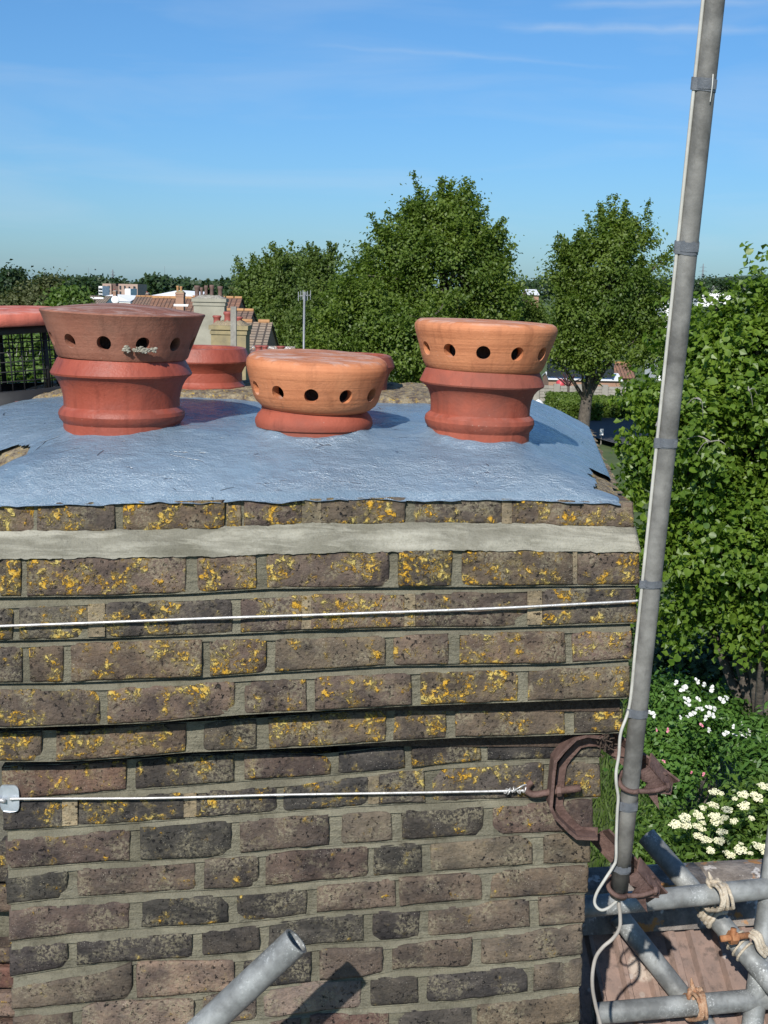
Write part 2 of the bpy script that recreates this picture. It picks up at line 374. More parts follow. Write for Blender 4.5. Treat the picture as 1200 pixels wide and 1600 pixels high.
    m_leaf('leaf_purple', (0.06, 0.03, 0.03), (0.10, 0.05, 0.05), 0.5, 0.5, 0.2)
    m_simple('far_wood', (0.030, 0.058, 0.026), (0.058, 0.092, 0.036), 0.05, 0.95, 0, 0.0)
    m_simple('bark', (0.060, 0.050, 0.040), (0.13, 0.11, 0.088), 9, 0.95, 0, 0.8, 0.02, 20)
    m_simple('bark_pale', (0.34, 0.30, 0.25), (0.52, 0.48, 0.42), 6, 0.9, 0, 0.4, 0.01)
    m_simple('petal_white', (0.58, 0.58, 0.54), (0.68, 0.68, 0.63), 30, 0.7, 0, 0.1)
    m_simple('petal_cream', (0.74, 0.71, 0.45), (0.80, 0.78, 0.56), 30, 0.75, 0, 0.1)
    m_simple('petal_pink', (0.60, 0.16, 0.24), (0.68, 0.28, 0.34), 30, 0.7, 0, 0.1)
    m_simple('lawn', (0.050, 0.080, 0.018), (0.085, 0.115, 0.032), 0.6, 0.95, 0, 0.5, 0.03, 30)
    m_simple('soil', (0.12, 0.09, 0.065), (0.22, 0.17, 0.12), 3, 0.95, 0, 0.5)
    m_simple('asphalt', (0.045, 0.045, 0.047), (0.065, 0.064, 0.063), 2, 0.9, 0, 0.3)
    m_simple('hedge_green', (0.035, 0.07, 0.014), (0.07, 0.115, 0.03), 3, 0.9, 0, 0.8, 0.05, 12)
    # far buildings
    m_simple('render_grey', (0.24, 0.225, 0.175), (0.36, 0.34, 0.27), 1.2, 0.9, 0, 0.2)
    m_simple('brick_far', (0.30, 0.17, 0.115), (0.36, 0.22, 0.15), 0.8, 0.9, 0, 0.2)
    m_simple('brick_yellow', (0.21, 0.175, 0.105), (0.34, 0.27, 0.14), 3, 0.9, 0, 0.4)
    m_simple('apartment_brick', (0.36, 0.25, 0.20), (0.42, 0.30, 0.24), 0.15, 0.9, 0, 0.1)
    m_simple('white_wall', (0.74, 0.74, 0.72), (0.80, 0.80, 0.78), 0.5, 0.7, 0, 0.05)
    m_simple('white_roof', (0.70, 0.71, 0.72), (0.80, 0.80, 0.80), 0.2, 0.6, 0, 0.05)
    m_simple('window_dark', (0.02, 0.025, 0.03), (0.04, 0.05, 0.06), 0.5, 0.15, 0, 0.0)
    m_simple('ridge_orange', (0.34, 0.17, 0.075), (0.44, 0.25, 0.11), 3, 0.9, 0, 0.3)
    m_simple('pot_red', (0.25, 0.06, 0.05), (0.32, 0.085, 0.065), 3, 0.6, 0, 0.2)
    m_simple('block_grey', (0.24, 0.225, 0.19), (0.33, 0.31, 0.265), 1.5, 0.95, 0, 0.4)
    m_simple('pylon_steel', (0.20, 0.22, 0.24), (0.26, 0.28, 0.30), 0.1, 0.6, 0.3, 0.0)
    m_simple('timber_grey', (0.20, 0.185, 0.16), (0.30, 0.28, 0.24), 10, 0.9, 0, 0.3)
    m_simple('aerial_metal', (0.24, 0.245, 0.25), (0.32, 0.325, 0.33), 10, 0.45, 0.4, 0.1)
    m_simple('red_plastic', (0.5, 0.05, 0.06), (0.55, 0.07, 0.08), 5, 0.5)
    m_farroof('roof_brown', (0.17, 0.115, 0.085), (0.22, 0.15, 0.11), 0.27, 0.27)
    m_farroof('roof_purple', (0.155, 0.105, 0.10), (0.20, 0.135, 0.125), 0.30, 0.28)
    m_farroof('roof_orange', (0.185, 0.105, 0.072), (0.23, 0.13, 0.088), 0.30, 0.28)
    m_farroof('roof_grey', (0.20, 0.165, 0.13), (0.26, 0.215, 0.165), 0.28, 0.27)
    m_farroof('block_wall', (0.25, 0.235, 0.20), (0.34, 0.315, 0.27), 0.30, 0.28)


all_materials()

# ------------------------------------------------------------------ object helpers
RNG = np.random.default_rng(7)
random.seed(7)


def tagit(o, label=None, cat=None, group=None, kind=None):
    if label: o['label'] = label
    if cat: o['category'] = cat
    if group: o['group'] = group
    if kind: o['kind'] = kind
    return o


def attach(o, parent):
    COL.objects.link(o)
    if parent is not None:
        o.parent = parent
        loc = Vector(parent.get('_base', (0, 0, 0)))
        o.matrix_parent_inverse = Matrix.Translation(-loc)
    return o


def thing(name, loc, label, cat, group=None):
    o = bpy.data.objects.new(name, None); COL.objects.link(o)
    o.empty_display_size = 0.1
    o.location = Vector(tuple(float(v) for v in loc)); o['_base'] = tuple(float(v) for v in loc)
    return tagit(o, label, cat, group)


def mesh_of(name, V, Fc, mat, smooth=False):
    me = bpy.data.meshes.new(name)
    me.from_pydata([tuple(v) for v in V], [], [tuple(f) for f in Fc])
    for m in (mat if isinstance(mat, (list, tuple)) else [mat]): me.materials.append(MATS[m])
    if smooth: me.polygons.foreach_set('use_smooth', np.ones(len(me.polygons), dtype=bool))
    me.update(); return me


def ob(name, V, Fc, mat, parent=None, smooth=False):
    """one mesh object in world coordinates, its origin moved to its middle"""
    V = np.asarray(V, float)
    c = V.mean(0) if parent is not None else np.array([V[:, 0].mean(), V[:, 1].mean(), V[:, 2].min()])
    o = bpy.data.objects.new(name, mesh_of(name, V - c, Fc, mat, smooth))
    attach(o, parent); o.location = Vector(c); return o


def quads_mesh(name, V, n, mat, per=4):
    """fast: V holds n faces of `per` own vertices each"""
    me = bpy.data.meshes.new(name)
    me.vertices.add(len(V)); me.vertices.foreach_set('co', np.ascontiguousarray(V, np.float32).ravel())
    me.loops.add(n * per); me.loops.foreach_set('vertex_index', np.arange(n * per, dtype=np.int32))
    me.polygons.add(n); me.polygons.foreach_set('loop_start', np.arange(n, dtype=np.int32) * per)
    me.polygons.foreach_set('loop_total', np.full(n, per, np.int32))
    me.update(calc_edges=True); me.materials.append(MATS[mat]); return me


class MB:
    def __init__(s): s.V = []; s.F = []

    def add(s, V, Fc):
        k = len(s.V); s.V += [tuple(v) for v in V]; s.F += [tuple(i + k for i in f) for f in Fc]; return s

    def box(s, c, size, rot=None):
        x, y, z = (v / 2 for v in size)
        V = [(-x, -y, -z), (x, -y, -z), (x, y, -z), (-x, y, -z), (-x, -y, z), (x, -y, z), (x, y, z), (-x, y, z)]
        if rot is not None: V = [tuple(rot @ Vector(v)) for v in V]
        V = [(v[0] + c[0], v[1] + c[1], v[2] + c[2]) for v in V]
        return s.add(V, [(0, 3, 2, 1), (4, 5, 6, 7), (0, 1, 5, 4), (1, 2, 6, 5), (2, 3, 7, 6), (3, 0, 4, 7)])

    def tube(s, pts, r, n=12, cap=True, hollow=0.0):
        V, Fc = tube_geo(pts, r, n, cap); return s.add(V, Fc)

    def build(s, name, mat, parent=None, smooth=False): return ob(name, s.V, s.F, mat, parent, smooth)


def tube_geo(pts, r, n=12, cap=True, closed=False):
    pts = [Vector(tuple(float(c) for c in p)) for p in pts]; m = len(pts)
    rr = [r] * m if isinstance(r, (int, float)) else list(r)
    V = []; Fc = []; prev = None
    for i, p in enumerate(pts):
        if closed: t = (pts[(i + 1) % m] - pts[i - 1])
        else: t = (pts[min(i + 1, m - 1)] - pts[max(i - 1, 0)])
        if t.length < 1e-9: t = Vector((0, 0, 1))
        t.normalize()
        if prev is None:
            a = Vector((0, 0, 1)) if abs(t.z) < 0.9 else Vector((1, 0, 0)); u = t.cross(a).normalized()
        else:
            u = (prev - t * prev.dot(t)); u = u.normalized() if u.length > 1e-6 else t.orthogonal().normalized()
        prev = u; w = t.cross(u)
        for k in range(n):
            a = 2 * PI * k / n; V.append(tuple(p + (u * math.cos(a) + w * math.sin(a)) * rr[i]))
    rings = m if closed else m - 1
    for i in range(rings):
        j = (i + 1) % m
        for k in range(n):
            k2 = (k + 1) % n; Fc.append((i * n + k, i * n + k2, j * n + k2, j * n + k))
    if cap and not closed:
        Fc.append(tuple(range(n - 1, -1, -1))); Fc.append(tuple((m - 1) * n + k for k in range(n)))
    return V, Fc


def spline(pts, sub=6):
    pts = [np.asarray(p, float) for p in pts]; out = []
    for i in range(len(pts) - 1):
        p0 = pts[max(i - 1, 0)]; p1 = pts[i]; p2 = pts[i + 1]; p3 = pts[min(i + 2, len(pts) - 1)]
        for k in range(sub):
            t = k / sub
            out.append(0.5 * ((2 * p1) + (-p0 + p2) * t + (2 * p0 - 5 * p1 + 4 * p2 - p3) * t * t + (-p0 + 3 * p1 - 3 * p2 + p3) * t ** 3))
    out.append(pts[-1]); return out


def lathe(prof, n=64, wob=0.0, seed=0, cap_top=False, cap_bot=False, tilt=(0, 0), origin=(0, 0, 0)):
    """prof: list of (r, z) from bottom to top; returns V, F"""
    V = []; Fc = []
    tx, ty = tilt; rot = Matrix.Rotation(tx, 3, 'X') @ Matrix.Rotation(ty, 3, 'Y')
    for (r, z) in prof:
        for k in range(n):
            a = 2 * PI * k / n
            w = 1 + wob * mnoise.noise(Vector((math.cos(a) * 1.5, math.sin(a) * 1.5, z * 9 + seed)))
            p = rot @ Vector((r * w * math.cos(a), r * w * math.sin(a), z + wob * 0.06 * mnoise.noise(Vector((math.cos(a), math.sin(a), z * 6 + seed + 5)))))
            V.append((p.x + origin[0], p.y + origin[1], p.z + origin[2]))
    m = len(prof)
    for i in range(m - 1):
        for k in range(n):
            k2 = (k + 1) % n; Fc.append((i * n + k, i * n + k2, (i + 1) * n + k2, (i + 1) * n + k))
    if cap_top: Fc.append(tuple((m - 1) * n + k for k in range(n)))
    if cap_bot: Fc.append(tuple(range(n - 1, -1, -1)))
    return V, Fc


def interp(poly, x):
    return float(np.interp(x, [p[0] for p in poly], [p[1] for p in poly]))


def nz(x, y, z=0.0): return mnoise.noise(Vector((x, y, z)))

# ================================================================== ground and far terrain
YAW = rad(3.0)
WALL = 2.28


def build_ground():
    n = 60
    xs = np.concatenate([-np.geomspace(4000, 8, 22), np.linspace(-6, 6, 7), np.geomspace(8, 4000, 22)])
    ys = np.concatenate([[-400, -60], np.linspace(-10, 40, 8), np.geomspace(50, 6000, 30)])
    V = [(x, y, 0.25 * nz(x * 0.02, y * 0.02, 1) if 22 < y < 500 else 0.0) for y in ys for x in xs]
    w = len(xs)
    Fc = [(j * w + i, j * w + i + 1, (j + 1) * w + i + 1, (j + 1) * w + i) for j in range(len(ys) - 1) for i in range(w - 1)]
    o = bpy.data.objects.new('ground', mesh_of('ground', V, Fc, 'lawn', True)); COL.objects.link(o); o['kind'] = 'structure'
    # far hill on the right, behind the lime tree
    V = []; Fc = []
    xs = np.linspace(470, 1500, 60); ys = np.linspace(1900, 2700, 16)
    for y in ys:
        for x in xs:
            a = math.sin(PI * (y - 1900) / 800) ** 0.7 if 1900 < y < 2700 else 0
            h = 14 + 42 * (1 - math.exp(-max(x - 440, 0) / 150)) + 5 * nz(x * 0.012, y * 0.01, 3) + 3 * nz(x * 0.05, y * 0.05, 8)
            V.append((x, y, -2 + a * h))
    w = len(xs)
    Fc = [(j * w + i, j * w + i + 1, (j + 1) * w + i + 1, (j + 1) * w + i) for j in range(len(ys) - 1) for i in range(w - 1)]
    o = bpy.data.objects.new('hill', mesh_of('hill', V, Fc, 'far_wood', True)); COL.objects.link(o); o['kind'] = 'structure'
    # street and paving beyond the gardens
    a = [PZ(825, 660, 0.05), PZ(960, 700, 0.05), PZ(1120, 716, 0.05), PZ(1120, 640, 0.05), PZ(820, 632, 0.05)]
    o = ob('road', [(v[0], v[1], 0.3) for v in a], [(0, 1, 2, 3, 4)], 'asphalt'); o['kind'] = 'structure'


build_ground()

# ================================================================== the near chimney stack
# courses of the front face: depth of the face, top and bottom edge (photo pixels along the course), brick ends
ROWS = [
    (-0.092, [(-80, 788), (0, 787), (300, 782), (500, 778), (750, 777), (985, 785)], [(-80, 833), (0, 832), (200, 830), (330, 826), (500, 819), (750, 818), (985, 824)],
     [(-72, 55), (58, 179), (192, 351), (354, 377), (381, 473), (501, 633), (646, 785), (799, 990)], 0.62),
    (-0.124, [(-80, 873), (0, 872), (300, 868), (500, 862), (720, 858), (1000, 861)], [(-80, 932), (150, 930), (290, 926), (420, 918), (600, 916), (1000, 913)],
     [(-86, -4), (0, 33), (42, 290), (308, 400), (417, 608), (622, 706), (722, 896), (901, 999)], 0.70),
    (-0.115, [(-80, 952), (40, 947), (280, 937), (380, 933), (530, 928), (700, 926), (995, 917)], [(-80, 1000), (0, 999), (150, 996), (330, 990), (470, 984), (660, 979), (770, 979), (995, 972)],
     [(-80, 20), (30, 138), (163, 363), (376, 472), (486, 633), (648, 825), (846, 994)], 0.52),
    (-0.106, [(-80, 1013), (0, 1011), (125, 1005), (250, 1001), (375, 999), (500, 997), (710, 990), (985, 985)], [(-80, 1067), (0, 1066), (105, 1065), (310, 1057), (415, 1050), (500, 1045), (600, 1039), (870, 1036), (985, 1029)],
     [(-78, -40), (-32, 35), (46, 99), (111, 315), (328, 416), (430, 602), (615, 701), (717, 883), (894, 987)], 0.55),
    (-0.098, [(-80, 1080), (0, 1078), (165, 1076), (270, 1070), (395, 1061), (500, 1058), (645, 1051), (790, 1047), (985, 1041)], [(-80, 1136), (40, 1135), (230, 1128), (375, 1115), (500, 1109), (645, 1101), (790, 1096), (985, 1089)],
     [(-78, 156), (168, 367), (382, 479), (492, 643), (657, 809), (825, 984)], 0.60),
    (-0.050, [(-80, 1146), (0, 1145), (125, 1142), (250, 1132), (375, 1126), (500, 1116), (665, 1105), (815, 1101), (975, 1100)], [(-80, 1189), (105, 1188), (200, 1182), (290, 1174), (500, 1165), (605, 1157), (710, 1151), (815, 1149), (975, 1143)],
     [(-70, -14), (-4, 65), (88, 290), (318, 400), (420, 603), (616, 697), (712, 882), (897, 973)], 0.56),
    (0.0, [(-10, 1199), (105, 1195), (210, 1188), (310, 1180), (415, 1178), (500, 1180), (585, 1171), (710, 1159), (940, 1157)], [(-10, 1249), (40, 1247), (185, 1234), (250, 1230), (375, 1219), (500, 1211), (625, 1201), (750, 1188), (940, 1183)],
     [(3, 197), (212, 365), (382, 517), (529, 632), (643, 752), (762, 938)], 0.42),
    (0.0, [(-10, 1258), (125, 1247), (300, 1238), (400, 1230), (500, 1222), (605, 1209), (690, 1199), (835, 1192), (940, 1190)], [(-10, 1297), (50, 1295), (200, 1285), (400, 1270), (500, 1263), (565, 1258), (710, 1251), (765, 1248), (940, 1245)],
     [(5, 98), (120, 288), (306, 432), (443, 576), (591, 663), (676, 849), (864, 938)], 0.50),
    (0.0, [(-10, 1314), (15, 1312), (150, 1300), (300, 1287), (450, 1277), (585, 1269), (690, 1265), (810, 1257), (915, 1249), (935, 1248)], [(-10, 1359), (15, 1357), (175, 1345), (300, 1341), (450, 1325), (585, 1315), (670, 1309), (730, 1305), (860, 1300), (935, 1296)],
     [(9, 203), (219, 361), (375, 514), (534, 612), (628, 755), (770, 926)], 0.30),
    (0.0, [(0, 1371), (15, 1370), (115, 1358), (250, 1350), (400, 1337), (500, 1327), (605, 1321), (710, 1313), (810, 1307), (925, 1302)], [(0, 1413), (15, 1412), (75, 1404), (175, 1397), (300, 1390), (400, 1385), (500, 1375), (625, 1365), (710, 1359), (830, 1350), (925, 1347)],
     [(10, 105), (121, 305), (319, 404), (415, 575), (584, 659), (673, 832), (849, 922)], 0.28),
    (0.0, [(0, 1422), (20, 1420), (150, 1412), (250, 1405), (400, 1395), (500, 1386), (585, 1375), (645, 1371), (750, 1363), (875, 1355), (920, 1352)], [(0, 1472), (20, 1470), (100, 1460), (200, 1450), (325, 1444), (425, 1435), (500, 1425), (605, 1417), (645, 1413), (750, 1405), (920, 1394)],
     [(14, 202), (222, 356), (370, 479), (495, 618), (624, 753), (767, 919)], 0.24),
    (0.0, [(0, 1484), (20, 1482), (100, 1472), (175, 1467), (300, 1457), (400, 1447), (500, 1432), (585, 1425), (690, 1419), (790, 1407), (895, 1400), (920, 1399)], [(0, 1527), (20, 1525), (105, 1510), (150, 1505), (300, 1495), (400, 1485), (500, 1474), (625, 1467), (710, 1459), (825, 1448), (920, 1441)],
     [(15, 106), (120, 300), (316, 405), (420, 568), (582, 656), (669, 827), (842, 914)], 0.22),
    (0.0, [(0, 1544), (22, 1542), (150, 1522), (215, 1503), (375, 1500), (500, 1482), (605, 1481), (670, 1471), (770, 1463), (910, 1444)], [(0, 1580), (22, 1577), (150, 1565), (210, 1560), (350, 1549), (500, 1532), (560, 1527), (625, 1513), (730, 1509), (790, 1505), (910, 1491)],
     [(18, 206), (213, 366), (381, 486), (499, 598), (613, 737), (752, 910)], 0.22),
    (0.0, [(0, 1594), (25, 1590), (125, 1577), (150, 1566), (300, 1561), (500, 1533), (645, 1525), (750, 1515), (835, 1509), (910, 1498)], [(0, 1642), (25, 1640), (125, 1630), (300, 1605), (520, 1577), (625, 1569), (710, 1563), (835, 1548), (910, 1541)],
     [(20, 113), (128, 303), (317, 400), (412, 564), (579, 653), (667, 825), (834, 909)], 0.15),
    (0.0, [(0, 1656), (25, 1652), (300, 1616), (500, 1585), (625, 1580), (735, 1571), (835, 1561), (905, 1549)], [(0, 1700), (25, 1698), (300, 1664), (500, 1632), (625, 1622), (735, 1614), (905, 1596)],
     [(20, 200), (215, 360), (374, 470), (484, 608), (623, 738), (746, 906)], 0.12),
    (0.0, [(0, 1712), (300, 1676), (500, 1644), (735, 1626), (905, 1606)], [(0, 1757), (300, 1722), (500, 1692), (735, 1670), (905, 1650)],
     [(22, 112), (128, 300), (315, 402), (415, 570), (584, 655), (668, 826), (838, 906)], 0.1),
    (0.0, [(0, 1770), (300, 1735), (500, 1704), (735, 1682), (905, 1662)], [(0, 1815), (300, 1780), (500, 1750), (735, 1726), (905, 1706)],
     [(22, 205), (220, 365), (380, 485), (500, 610), (625, 740), (755, 905)], 0.1),
]
PALETTE = {
    'brown': (0.094, 0.073, 0.057), 'dusk': (0.081, 0.062, 0.052), 'char': (0.038, 0.035, 0.033), 'grey': (0.067, 0.059, 0.051),
    'tan': (0.104, 0.087, 0.067), 'red': (0.112, 0.062, 0.048), 'pink': (0.155, 0.118, 0.097), 'rusty': (0.088, 0.058, 0.048),
}
ROWCOL = ['brown grey brown brown dusk brown grey brown', 'brown brown dusk brown dusk char brown brown', 'grey grey grey dusk brown dusk grey',
          'brown grey brown brown dusk brown brown brown dusk', 'dusk brown dusk dusk brown brown', 'dusk dusk brown grey brown brown brown char',
          'rusty char dusk char char char', 'char char char char grey grey grey', 'dusk char dusk tan char dusk grey', 'char dusk grey dusk char tan tan',
          'dusk char char tan brown grey'.replace('grey', 'tan'), 'char char char char char tan tan', 'grey pink char dusk brown tan', 'dusk pink dusk pink char char tan',
          'dusk pink dusk rusty grey tan', 'dusk pink char dusk grey tan char', 'char dusk rusty char tan dusk']


def stack_brick(parent, D, x0, x1, top, bot, color, lichen, seed, yaw=YAW, nv=5, depth=0.075, ragged=0.65, name='brick'):
    nu = max(4, min(16, int((x1 - x0) / 12)))
    dcx = 1.0
    V = []; Fc = []
    rnd = random.Random(seed)
    tilt = rnd.uniform(-0.0022, 0.0022); base = rnd.uniform(-0.002, 0.002)
    skew0, skew1 = rnd.uniform(-2, 2), rnd.uniform(-2, 2)
    chip = [(rnd.choice((0, 1)), rnd.choice((0, 1)), rnd.uniform(0.2, 1.0)) for _ in range(rnd.choice((0, 0, 1, 1)))]
    nu += 2; nv += 2
    hpx = interp(bot, (x0 + x1) / 2) - interp(top, (x0 + x1) / 2)
    us = [0, 2.6 / (x1 - x0)] + [i / (nu - 2) for i in range(1, nu - 2)] + [1 - 2.6 / (x1 - x0), 1]
    vs = [0, 2.4 / hpx] + [j / (nv - 2) for j in range(1, nv - 2)] + [1 - 2.4 / hpx, 1]
    for j in range(nv + 1):
        v = vs[j]
        for i in range(nu + 1):
            u = us[i]
            sx = x0 + (x1 - x0) * u + (skew0 * (1 - u) + skew1 * u) * (v - 0.5)
            yt = interp(top, sx) + ragged * 2.2 * nz(sx * 0.045, seed * 3.1) + ragged * 1.1 * nz(sx * 0.16, seed * 1.7, 4)
            yb = interp(bot, sx) + ragged * 2.2 * nz(sx * 0.045, seed * 2.3, 9) + ragged * 1.1 * nz(sx * 0.16, seed * 1.3, 14)
            py = yt + (yb - yt) * v
            if i in (0, nu): sx += ragged * 2.0 * nz(py * 0.09, seed * 1.9, i)
            e = 0.0
            eu = min(u, 1 - u) * (x1 - x0); ev = min(v, 1 - v) * (yb - yt)
            ed = min(eu, ev)
            if ed < 0.5: e += 0.0028
            elif ed < 4: e += 0.0006
            if eu < 3 and ev < 3: e += 0.0016
            for (ca, cb, s) in chip:
                dx = (u - ca) * (x1 - x0); dy = (v - cb) * (yb - yt)
                e += 0.013 * s * math.exp(-(dx * dx + dy * dy) / (2 * 9.0 ** 2))
            dep = D + base + tilt * (u - 0.5) * 2 + e + 0.0026 * nz(sx * 0.03, py * 0.05, seed) + 0.0030 * nz(sx * 0.10, py * 0.13, seed + 50)
            V.append(P(sx, py, dep, yaw))
    w = nu + 1
    for j in range(nv):
        for i in range(nu):
            Fc.append((j * w + i, (j + 1) * w + i, (j + 1) * w + i + 1, j * w + i + 1))
    ringi = [i for i in range(w)] + [j * w + nu for j in range(1, nv + 1)] + [nv * w + i for i in range(nu - 1, -1, -1)] + [j * w for j in range(nv - 1, 0, -1)]
    k = len(V)
    for q in ringi: V.append(V[q] + np.array([-math.sin(yaw) * depth, math.cos(yaw) * depth, 0.0]))
    m = len(ringi)
    for a in range(m):
        b2 = (a + 1) % m; Fc.append((ringi[a], ringi[b2], k + b2, k + a))
    Fc.append(tuple(k + a for a in range(m)))
    o = ob(name, V, Fc, 'old_brick', parent, True)
    me = o.data
    sm = np.ones(len(me.polygons), dtype=bool); sm[nu * nv:] = False
    me.polygons.foreach_set('use_smooth', sm)
    j = lambda: rnd.uniform(0.86, 1.16)
    f = j()
    o.color = (color[0] * f * j() ** 0.4, color[1] * f, color[2] * f * j() ** 0.4, 1.0)
    o['lichen'] = float(max(0.0, min(1.0, lichen)))
    return o


def strip(parent, name, mat, x0, x1, topf, botf, d0, d1, nx=90, ny=5, seed=0, amp=0.0012, yaw=YAW, wav=1.5):
    """mortar sheet between two edges (photo pixels), depth d0 at its top to d1 at its bottom"""
    V = []; Fc = []
    for j in range(ny + 1):
        v = j / ny
        for i in range(nx + 1):
            x = x0 + (x1 - x0) * i / nx
            yt, yb = topf(x), botf(x)
            y = yt + (yb - yt) * v
            d = d0 + (d1 - d0) * v + amp * (nz(x * 0.02, y * 0.04, seed) + 0.7 * nz(x * 0.09, y * 0.1, seed + 3))
            V.append(P(x, y, d, yaw))
    w = nx + 1
    Fc = [(j * w + i, (j + 1) * w + i, (j + 1) * w + i + 1, j * w + i + 1) for j in range(ny) for i in range(nx)]
    return V, Fc


STACK = thing('chimney_stack', (0.0, 2.9, 0.0), 'old brick chimney stack in the foreground spotted with yellow lichen and topped with blue paint', 'chimney')


def row_ends(i):
    return ROWS[i][3][0][0], ROWS[i][3][-1][1]


def build_stack():
    st = STACK
    mort = MB()
    seed = 1
    for i, (dd, top, bot, bricks, lich) in enumerate(ROWS):
        D = WALL + dd
        cols = ROWCOL[i].split()
        for k, (x0, x1) in enumerate(bricks):
            seed += 1
            c = PALETTE[cols[k % len(cols)]]
            small = (x1 - x0) < 40
            stack_brick(st, D, x0, x1, top, bot, c if not small else PALETTE['tan'], lich * random.uniform(0.80, 1.20), seed)
        a, b = row_ends(i)
        # mortar behind the upright joints of this course
        V, Fc = strip(st, '', '', a + 3, b - 4, lambda x: interp(top, x) - 2, lambda x: interp(bot, x) + 2, D + 0.0065, D + 0.0055, 120, 5, i)
        mort.add(V, Fc)
        # bed joint below
        if i + 1 < len(ROWS) and i not in (0, 4, 5):
            D2 = WALL + ROWS[i + 1][0]
            t2 = ROWS[i + 1][1]
            V, Fc = strip(st, '', '', max(a, row_ends(i + 1)[0]) + 3, min(b, row_ends(i + 1)[1]) - 2, lambda x: interp(bot, x) - 3, lambda x: interp(t2, x) + 2.5,
                          max(D, D2) + 0.012, D2 + 0.0015, 140, 4, i + 40, 0.0014)
            mort.add(V, Fc)
    mort.build('mortar', 'pointing_mortar', st, True)
    # pale mortar weathering above the projecting course
    V = []; Fc = []
    nx, ny = 220, 9
    for j in range(ny + 1):
        v = j / ny
        for i in range(nx + 1):
            u = i / nx
            x = (-95 + u * (993 - -95)) + v * 9
            yt = interp(ROWS[0][2], x) - 2 + 3.0 * nz(x * 0.03, 3) + 2.0 * nz(x * 0.13, 3); yb = interp(ROWS[1][1], x) + 2 + 3.0 * nz(x * 0.025, 8) + 2.2 * nz(x * 0.11, 8)
            y = yt + (yb - yt) * v
            bulge = -0.004 * math.sin(PI * v)
            d = WALL - 0.090 + (-0.0365) * v + bulge + 0.0050 * nz(x * 0.013, y * 0.03, 2) + 0.0022 * nz(x * 0.06, y * 0.1, 5)
            if i == nx: d += 0.004
            V.append(P(x, y, d, YAW))
    w = nx + 1
    Fc = [(j * w + i, (j + 1) * w + i, (j + 1) * w + i + 1, j * w + i + 1) for j in range(ny) for i in range(nx)]
    # right end of the fillet
    k = len(V)
    for j in range(ny + 1): V.append(V[j * w + nx] + np.array([-0.02, 0.16, 0.0]))
    Fc += [(j * w + nx, (j + 1) * w + nx, k + j + 1, k + j) for j in range(ny)]
    ob('mortar_fillet', V, Fc, 'fillet_mortar', st, True)
    # cream mortar smears
    for (i, x0, x1, m) in ((0, 473, 501, 'patch_mortar'), (0, 785, 799, 'patch_mortar'), (2, 138, 163, 'patch_mortar'), (2, 472, 486, 'patch_mortar'), (2, 633, 648, 'patch_mortar'), (2, 825, 846, 'patch_mortar'),
                           (7, 98, 120, 'patch_mortar'), (7, 288, 306, 'patch_mortar'), (7, 576, 591, 'patch_mortar'), (3, 701, 717, 'pointing_mortar'), (1, 896, 901, 'patch_mortar')):
        dd, top, bot, _, _ = ROWS[i]
        V, Fc = strip(st, '', '', x0 - 1, x1 + 1, lambda x: interp(top, x) + 1, lambda x: interp(bot, x) - 1, WALL + dd - 0.0005, WALL + dd + 0.001, 6, 6, i + x0, 0.003)
        mo = ob('mortar_patch', V, Fc, 'old_brick' if m == 'patch_mortar' else m, st, True); mo.color = (0.19, 0.16, 0.11, 1.0); mo['lichen'] = 0.42
    # body of the stack behind the facing bricks, stepping out with the courses
    body = MB()
    steps = [(0, 0), (1, 3), (4, 4), (5, 5), (6, len(ROWS) - 1)]
    for (i0, i1) in steps:
        D = WALL + max(ROWS[i][0] for i in range(i0, i1 + 1)) + 0.045
        a = max(row_ends(i)[0] for i in range(i0, i1 + 1)); b = min(row_ends(i)[1] for i in range(i0, i1 + 1))
        ym = (interp(ROWS[i0][1], 480) + interp(ROWS[i1][2], 480)) / 2
        xl = P(max(a, -60) + 10, ym, D)[0] + 0.004 * i0; xr = P(b - 10, ym, D)[0]
        zt = P(480, interp(ROWS[i0][1], 480) + 6, D)[2]; zb = P(480, interp(ROWS[i1][2], 480) - 6, D)[2]
        if i1 == len(ROWS) - 1: zb = 4.6
        dep = 1.10
        body.box(((xl + xr) / 2 - math.sin(YAW) * dep / 2, D + math.tan(YAW) * (xl + xr) / 2 + dep / 2, (zt + zb) / 2), (xr - xl, dep, zt - zb + 0.01), Matrix.Rotation(YAW, 3, 'Z'))
    body.build('core', 'moss', st)  # dark core colour paints the shade in gaps under the stepped courses
    # returns on the right-hand side of the stack (out of the photo's sight, seen from the side)
    protos = {}
    rr = random.Random(3)
    for i, (dd, top, bot, bricks, lich) in enumerate(ROWS):
        b = bricks[-1][1]
        pt = P(b, interp(top, b), WALL + dd, YAW); pb = P(b, interp(bot, b), WALL + dd, YAW)
        h = (pt[2] - pb[2]) - 0.006; zc = (pt[2] + pb[2]) / 2
        y = 0.075 if i % 2 else 0.12
        first = True
        while y < 1.10:
            ln = min(0.21, 1.13 - y)
            if ln < 0.05: break
            key = round(ln, 3)
            if key not in protos:
                m = MB().box((0, 0, 0), (0.06, ln, 1.0)); protos[key] = mesh_of('brick', m.V, m.F, 'old_brick')
            o = bpy.data.objects.new('brick', protos[key]); attach(o, st)
            yy = y + ln / 2 + 0.005
            o.location = (pt[0] - 0.033 - math.sin(YAW) * yy + rr.uniform(-0.002, 0.002), pt[1] + math.cos(YAW) * yy, zc)
            o.rotation_euler = (0, 0, YAW); o.scale = (1, 1, h)
            c = PALETTE[rr.choice(('brown', 'dusk', 'grey', 'char', 'tan'))]; o.color = (*c, 1.0); o['lichen'] = 0.4
            y += ln + 0.011


build_stack()

